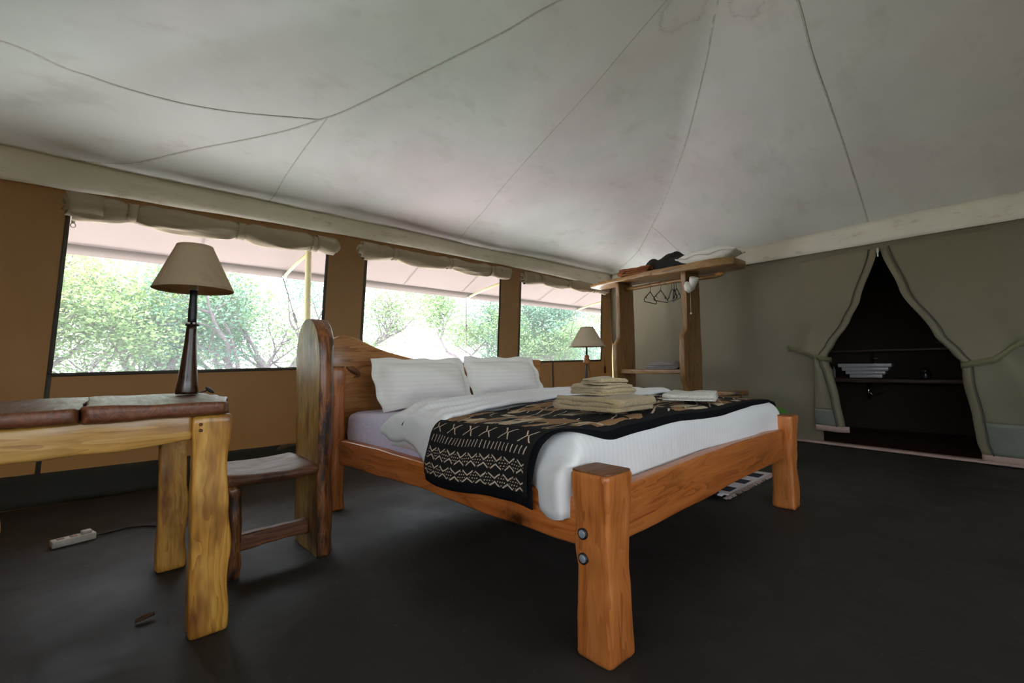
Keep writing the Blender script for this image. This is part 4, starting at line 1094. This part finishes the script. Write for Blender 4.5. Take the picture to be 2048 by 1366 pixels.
mk('low_shelf', *plank((XW - .02, 2.53, .535), (XW - .02, 1.97, .55), (1, 0, 0), [(0, .36, .055, 0, 0), (.6, .34, .05, 0, 0), (.85, .28, .045, .02, 0), (1, .16, .04, .05, 0)], .01, 16, .008, 10, 6), M['wardwood_y'], wd)
mk('low_shelf', *plank((XW - .02, 4.0, .55), (XW - .02, 3.53, .55), (1, 0, 0), [(0, .34, .055, 0, 0), (1, .36, .05, 0, 0)], .01, 10, .006, 11, 6), M['wardwood_y'], wd)
mk('low_shelf_leg', *box(XW - .08, XW + .02, 2.02, 2.10, 0, .525), M['wardwood'], wd)
mk('low_shelf_leg', *box(XW - .08, XW + .02, 3.86, 3.94, 0, .525), M['wardwood'], wd)

# things on the wardrobe
M['darkcloth'] = plain('dark patterned cloth', S(30, 27, 26), .95, bmp=.5, bs=18)
M['browncloth'] = plain('brown wool', S(122, 68, 34), .95, bmp=.5, bs=60)
M['greycloth'] = plain('grey fleece', S(128, 122, 120), .95, bmp=.6, bs=30)
o = thing('pillow', 'spare white pillow lying on the wardrobe top plank', 'pillow', (5.3, 2.25, 2.075))
mk('case', *pillow((5.30, 2.29, 2.155), .17, .35, .085, radians(-2), radians(4), .012, seed=6), M['pillow'], o)
o = thing('blanket', 'folded brown blanket at the inner end of the wardrobe top', 'blanket', (5.24, 3.2, 2.06))
mk('cloth', *folded((5.22, 3.20, 2.058), .42, .28, 3, .030, radians(92), 11), M['browncloth'], o)
def lump(c, rx, ry, h, seed, n=30):
    def top(a, b):
        u, v_ = a * 2 - 1, b * 2 - 1; q = max(0, 1 - abs(u) ** 3) ** .6 * max(0, 1 - abs(v_) ** 3) ** .6
        x = c[0] + u * rx * (1 + .1 * n3(v_ * 2, seed, 0)); y = c[1] + v_ * ry * (1 + .1 * n3(u * 2, seed, 5))
        z = c[2] + h * q * (.85 + .5 * n3(u * 1.8, v_ * 1.8, seed) + .15 * abs(sin(u * 5 + v_ * 6 + seed)))
        return (x, y, max(z, c[2] + .002))
    v1, f1, _ = grid(n, n, top); v2, f2, _ = grid(n, n, lambda a, b: (top(a, b)[0], top(a, b)[1], c[2]))
    return merge((v1, f1), (v2, [q[::-1] for q in f2]))
o = recentre(mk('cloth_bundle', *lump((5.36, 2.82, 2.066), .19, .33, .20, 2), M['darkcloth']), (5.38, 2.84, 2.066))
tag(o, 'dark bundled cloth between the blanket and the spare pillow', 'cloth')
o = thing('folded_clothes', 'crumpled grey clothes on the middle wardrobe shelf', 'clothes', (5.3, 2.85, .825))
mk('cloth', *merge(folded((5.28, 2.88, .824), .40, .26, 3, .02, radians(95), 21), lump((5.27, 2.86, .878), .12, .17, .05, 7)), M['greycloth'], o)

M['hanger'] = plain('dark plastic', S(26, 24, 26), .4)
def hanger(y, rz, label, wdt=.20, swing=0):
    zt = 1.951; root = thing('coat_hanger', label, 'hanger', (XW - .02, y, zt), 'coat hangers on the rail')
    R = Matrix.Rotation(rz, 4, 'Z')
    def P(u, z): q = R @ Vector((u, 0, 0)); return (XW - .02 + q.x, y + q.y, zt + z)
    hook = [P(.026 * cos(a), -.022 + .030 * sin(a)) for a in [radians(x) for x in (200, 160, 120, 80, 40, 0, -40)]] + [P(.012, -.055), P(.0, -.075), P(0, -.11)]
    mk('hook', *tube(hook, .0035, 6), M['hanger'], root)
    body = [P(0, -.11), P(wdt * .5, -.165), P(wdt * .94, -.218), P(wdt, -.235), P(wdt * .97, -.252), P(wdt * .9, -.256), P(0, -.256), P(-wdt * .9, -.256), P(-wdt * .97, -.252), P(-wdt, -.235), P(-wdt * .94, -.218), P(-wdt * .5, -.165), P(0, -.11)]
    mk('frame', *tube(body, .0055, 6, False), M['hanger'], root)
    for s in (1, -1):
        mk('notch', *tube([P(s * wdt * .62, -.18), P(s * wdt * .62, -.205), P(s * wdt * .55, -.21)], .004, 5), M['hanger'], root)
hanger(3.10, radians(6), 'dark plastic hanger nearest the inner wardrobe upright', .19)
hanger(2.95, radians(2), 'dark plastic hanger in the middle of the wardrobe rail', .19)
hanger(2.735, radians(40), 'dark hanger turned edge-on, nearest the lamp-bearing upright', .19)
hanger(2.765, radians(34), 'dark hanger turned edge-on, second from the lamp-bearing upright', .19)
hanger(2.795, radians(45), 'dark hanger turned edge-on, innermost of the tight trio', .19)

o = thing('clip_light', 'small white clip light with a pull cord on the wardrobe upright', 'light', (5.2, 2.49, 1.8))
def cone(p0, p1, r, n=16): return tube([Vector(p0).lerp(Vector(p1), t) for t in (0, .04, .35, .7, 1)], [r[0] * .9, r[0], lerp(r[0], r[1], .3), lerp(r[0], r[1], .75), r[1]], n)
mk('shade', *cone((5.13, 2.40, 1.90), (5.17, 2.46, 1.77), (.055, .032)), M['white_plastic'], o)
mk('lamp_body', *tube([(5.135, 2.505, 1.86), (5.135, 2.49, 1.83), (5.14, 2.475, 1.78), (5.15, 2.46, 1.74)], [.018, .042, .05, .030], 16), M['white_plastic'], o)
mk('pull_cord', *tube([(5.14, 2.46, 1.75), (5.142, 2.46, 1.6), (5.14, 2.46, 1.49)], .0022, 5), M['white_plastic'], o)
mk('bead', *lathe([(.002, 1.470), (.010, 1.476), (.012, 1.482), (.010, 1.489), (.002, 1.494)], (5.14, 2.46), 12), M['white_plastic'], o)

# ------------------------------------------------------------------ nightstand, second lamp
ns = thing('nightstand', 'small dark timber nightstand beyond the head of the bed', 'nightstand', (4.05, 3.05, 0))
mk('top', *plank((3.66, 3.05, .612), (4.46, 3.05, .612), (0, 1, 0), [(0, .36, .045, 0, 0), (.5, .42, .05, 0, 0), (1, .36, .045, 0, 0)], .012, 16, .008, 3, 5), M['desktop'], ns)
for x in (3.74, 4.38):
    for y in (2.93, 3.17):
        mk('leg', *plank((x, y, 0), (x, y, .59), (1, 0, 0), [(0, .06, .06, 0, 0), (1, .07, .07, 0, 0)], .012, 8, .004, x, 8), M['wardwood'], ns)
mk('shelf', *box(3.78, 4.34, 2.92, 3.18, .25, .28), M['wardwood_y'], ns)
L2 = (3.895, 3.06, .638)
l2 = thing('table_lamp', 'shorter lamp with a gourd knob and dark dome base on the nightstand', 'lamp', L2, 'cone-shaded table lamps')
mk('base', *lathe([(.092, .6385), (.098, .645), (.094, .66), (.078, .682), (.045, .698), (.016, .704)], L2, 26), M['blackpaint'], l2)
mk('stem', *tube([(L2[0] + .02 * t, L2[1], z) for t, z in ((0, .70), (.3, .78), (.7, .88), (1, .90))], [.016, .013, .011, .011], 12), M['blackpaint'], l2)
mk('gourd_knob', *lathe([(.012, .895), (.034, .90), (.04, .912), (.040, .925), (.035, .945), (.029, .96), (.028, .975), (.024, .992), (.010, 1.0)], (L2[0] + .02, L2[1]), 18), wood('orange gourd', S(96, 50, 24), S(150, 88, 44), S(170, 110, 60), 'Z', .4, 1), l2)
mk('neck', *tube([(L2[0] + .02, L2[1], .998), (L2[0] + .03, L2[1], 1.17)], .010, 10), M['blackpaint'], l2)
shade(.192, 1.090, .068, 1.302, (L2[0] + .035, L2[1]), M['shade2'], l2)
mk('cord', *tube(spline([(L2[0] + .035, L2[1] - .012, .89), (L2[0] + .05, L2[1] - .02, .80), (L2[0] + .045, L2[1] - .02, .74), (L2[0] + .09, L2[1] - .02, .655), (L2[0] + .14, L2[1] + .02, .643)], 16), .0035, 6), plain('red brown flex', S(84, 40, 26), .7), l2)

# ------------------------------------------------------------------ odds and ends on the floor
def rug_mat():
    m, n, b, out = newmat('checked rug weave')
    tc = nd(n, 'ShaderNodeTexCoord').outputs['Object']; sep = nd(n, 'ShaderNodeSeparateXYZ'); n.links.new(tc, sep.inputs[0])
    fx = mth(n, 'FLOOR', mth(n, 'MULTIPLY', mth(n, 'ADD', sep.outputs[0], .02), 1 / .135)); fy = mth(n, 'FLOOR', mth(n, 'MULTIPLY', mth(n, 'ADD', sep.outputs[1], -.03), 1 / .105))
    chk = mth(n, 'MODULO', mth(n, 'ABSOLUTE', mth(n, 'ADD', fx, fy)), 2.0)
    brd = mth(n, 'GREATER_THAN', sep.outputs[1], .03)
    c = mixc(n, mth(n, 'MULTIPLY', chk, brd), S(206, 198, 204), S(26, 28, 42))
    n.links.new(c, b.inputs['Base Color']); b.inputs['Roughness'].default_value = 1
    bump(n, b, noisetex(n, mapping(n, tc, (1, 4, 1)), 120, 2), .5, .004); return m
M['rug'] = rug_mat()
rug = thing('rug', 'black and white checked rug with fringe on the far side of the bed', 'rug', (3.10, 1.28, 0))
def rugfn(a, b):
    x, y = lerp(3.02, 3.98, a), lerp(1.28, 2.75, b)
    z = .012 + .01 * max(0, n3(x, y, 3, 3)) + .03 * exp(-((x - 3.05) / .06) ** 2) * exp(-((y - 1.30) / .12) ** 2)
    return (x, y, z)
solid(mk('weave', *grid(24, 36, rugfn)[:2], M['rug'], rug), .010, -1)
M['fringe'] = plain('rug fringe', S(176, 156, 150), 1)
fr = []
rnd = random.Random(3)
for i in range(90):
    x = lerp(3.04, 3.97, i / 89); dx = rnd.gauss(0, .012); L = rnd.uniform(.02, .036)
    fr.append(tube([(x, 1.282, .012), (x + dx * .5, 1.282 - L * .5, .010), (x + dx, 1.282 - L, .005)], [.004, .0035, .003], 4))
fo = mk('fringe', *merge(*fr), M['fringe'], rug); fo['kind'] = 'stuff'
o = thing('bag', 'bright green soft bag showing past the far bedpost', 'bag', (4.75, 1.52, 0))
mk('body', *rbox(4.52, 4.98, 1.36, 1.74, 0, .46, .12, wob=.02, seed=2), plain('green nylon', S(78, 140, 48), .6, bmp=.3, bs=9), o)
mk('flap', *rbox(4.58, 4.92, 1.52, 1.76, .44, .49, .024, wob=.012, seed=4), plain('grey nylon', S(120, 122, 124), .6, bmp=.3, bs=9), o)
ps = thing('power_strip', 'white power strip lying on the floor under the desk', 'power strip', (-.07, 3.33, 0))
R = radians(14)
def PS(u, v_, z): return (-.072 + u * cos(R) - v_ * sin(R), 3.335 + u * sin(R) + v_ * cos(R), z)
def psbox(u0, u1, v0, v1, z0, z1, mat, name):
    V, Fc = box(u0, u1, v0, v1, z0, z1, .004); mk(name, [PS(*p) for p in V], Fc, mat, ps)
psbox(-.085, .085, -.028, .028, .001, .036, M['white_plastic'], 'body')
for u in (-.05, .0): psbox(u - .014, u + .014, -.016, .016, .0355, .040, M['hem'], 'socket')
psbox(.03, .07, -.02, .02, .0355, .052, M['white_plastic'], 'plug')
mk('cord', *tube(spline([PS(.085, 0, .012), PS(.16, .01, .008), (.16, 3.40, .008), (.28, 3.30, .008), (.34, 3.1, .008), (.25, 2.9, .008)], 24), .005, 6), M['blackpaint'], ps)
def leafv():
    V, Fc, _ = grid(6, 4, lambda a, b: (.147 + (a - .5) * .055, 2.122 + (b - .5) * .024 * sin(pi * min(1, max(.05, a))) + .008 * a, .003 + .012 * (2 * b - 1) ** 2 + .006 * a))
    return V, Fc
o = solid(recentre(mk('dry_leaf', *leafv(), plain('dead leaf', S(92, 66, 44), .8)), (.147, 2.122, 0)), .0012)
tag(o, 'single curled brown leaf on the dark floor', 'leaf')
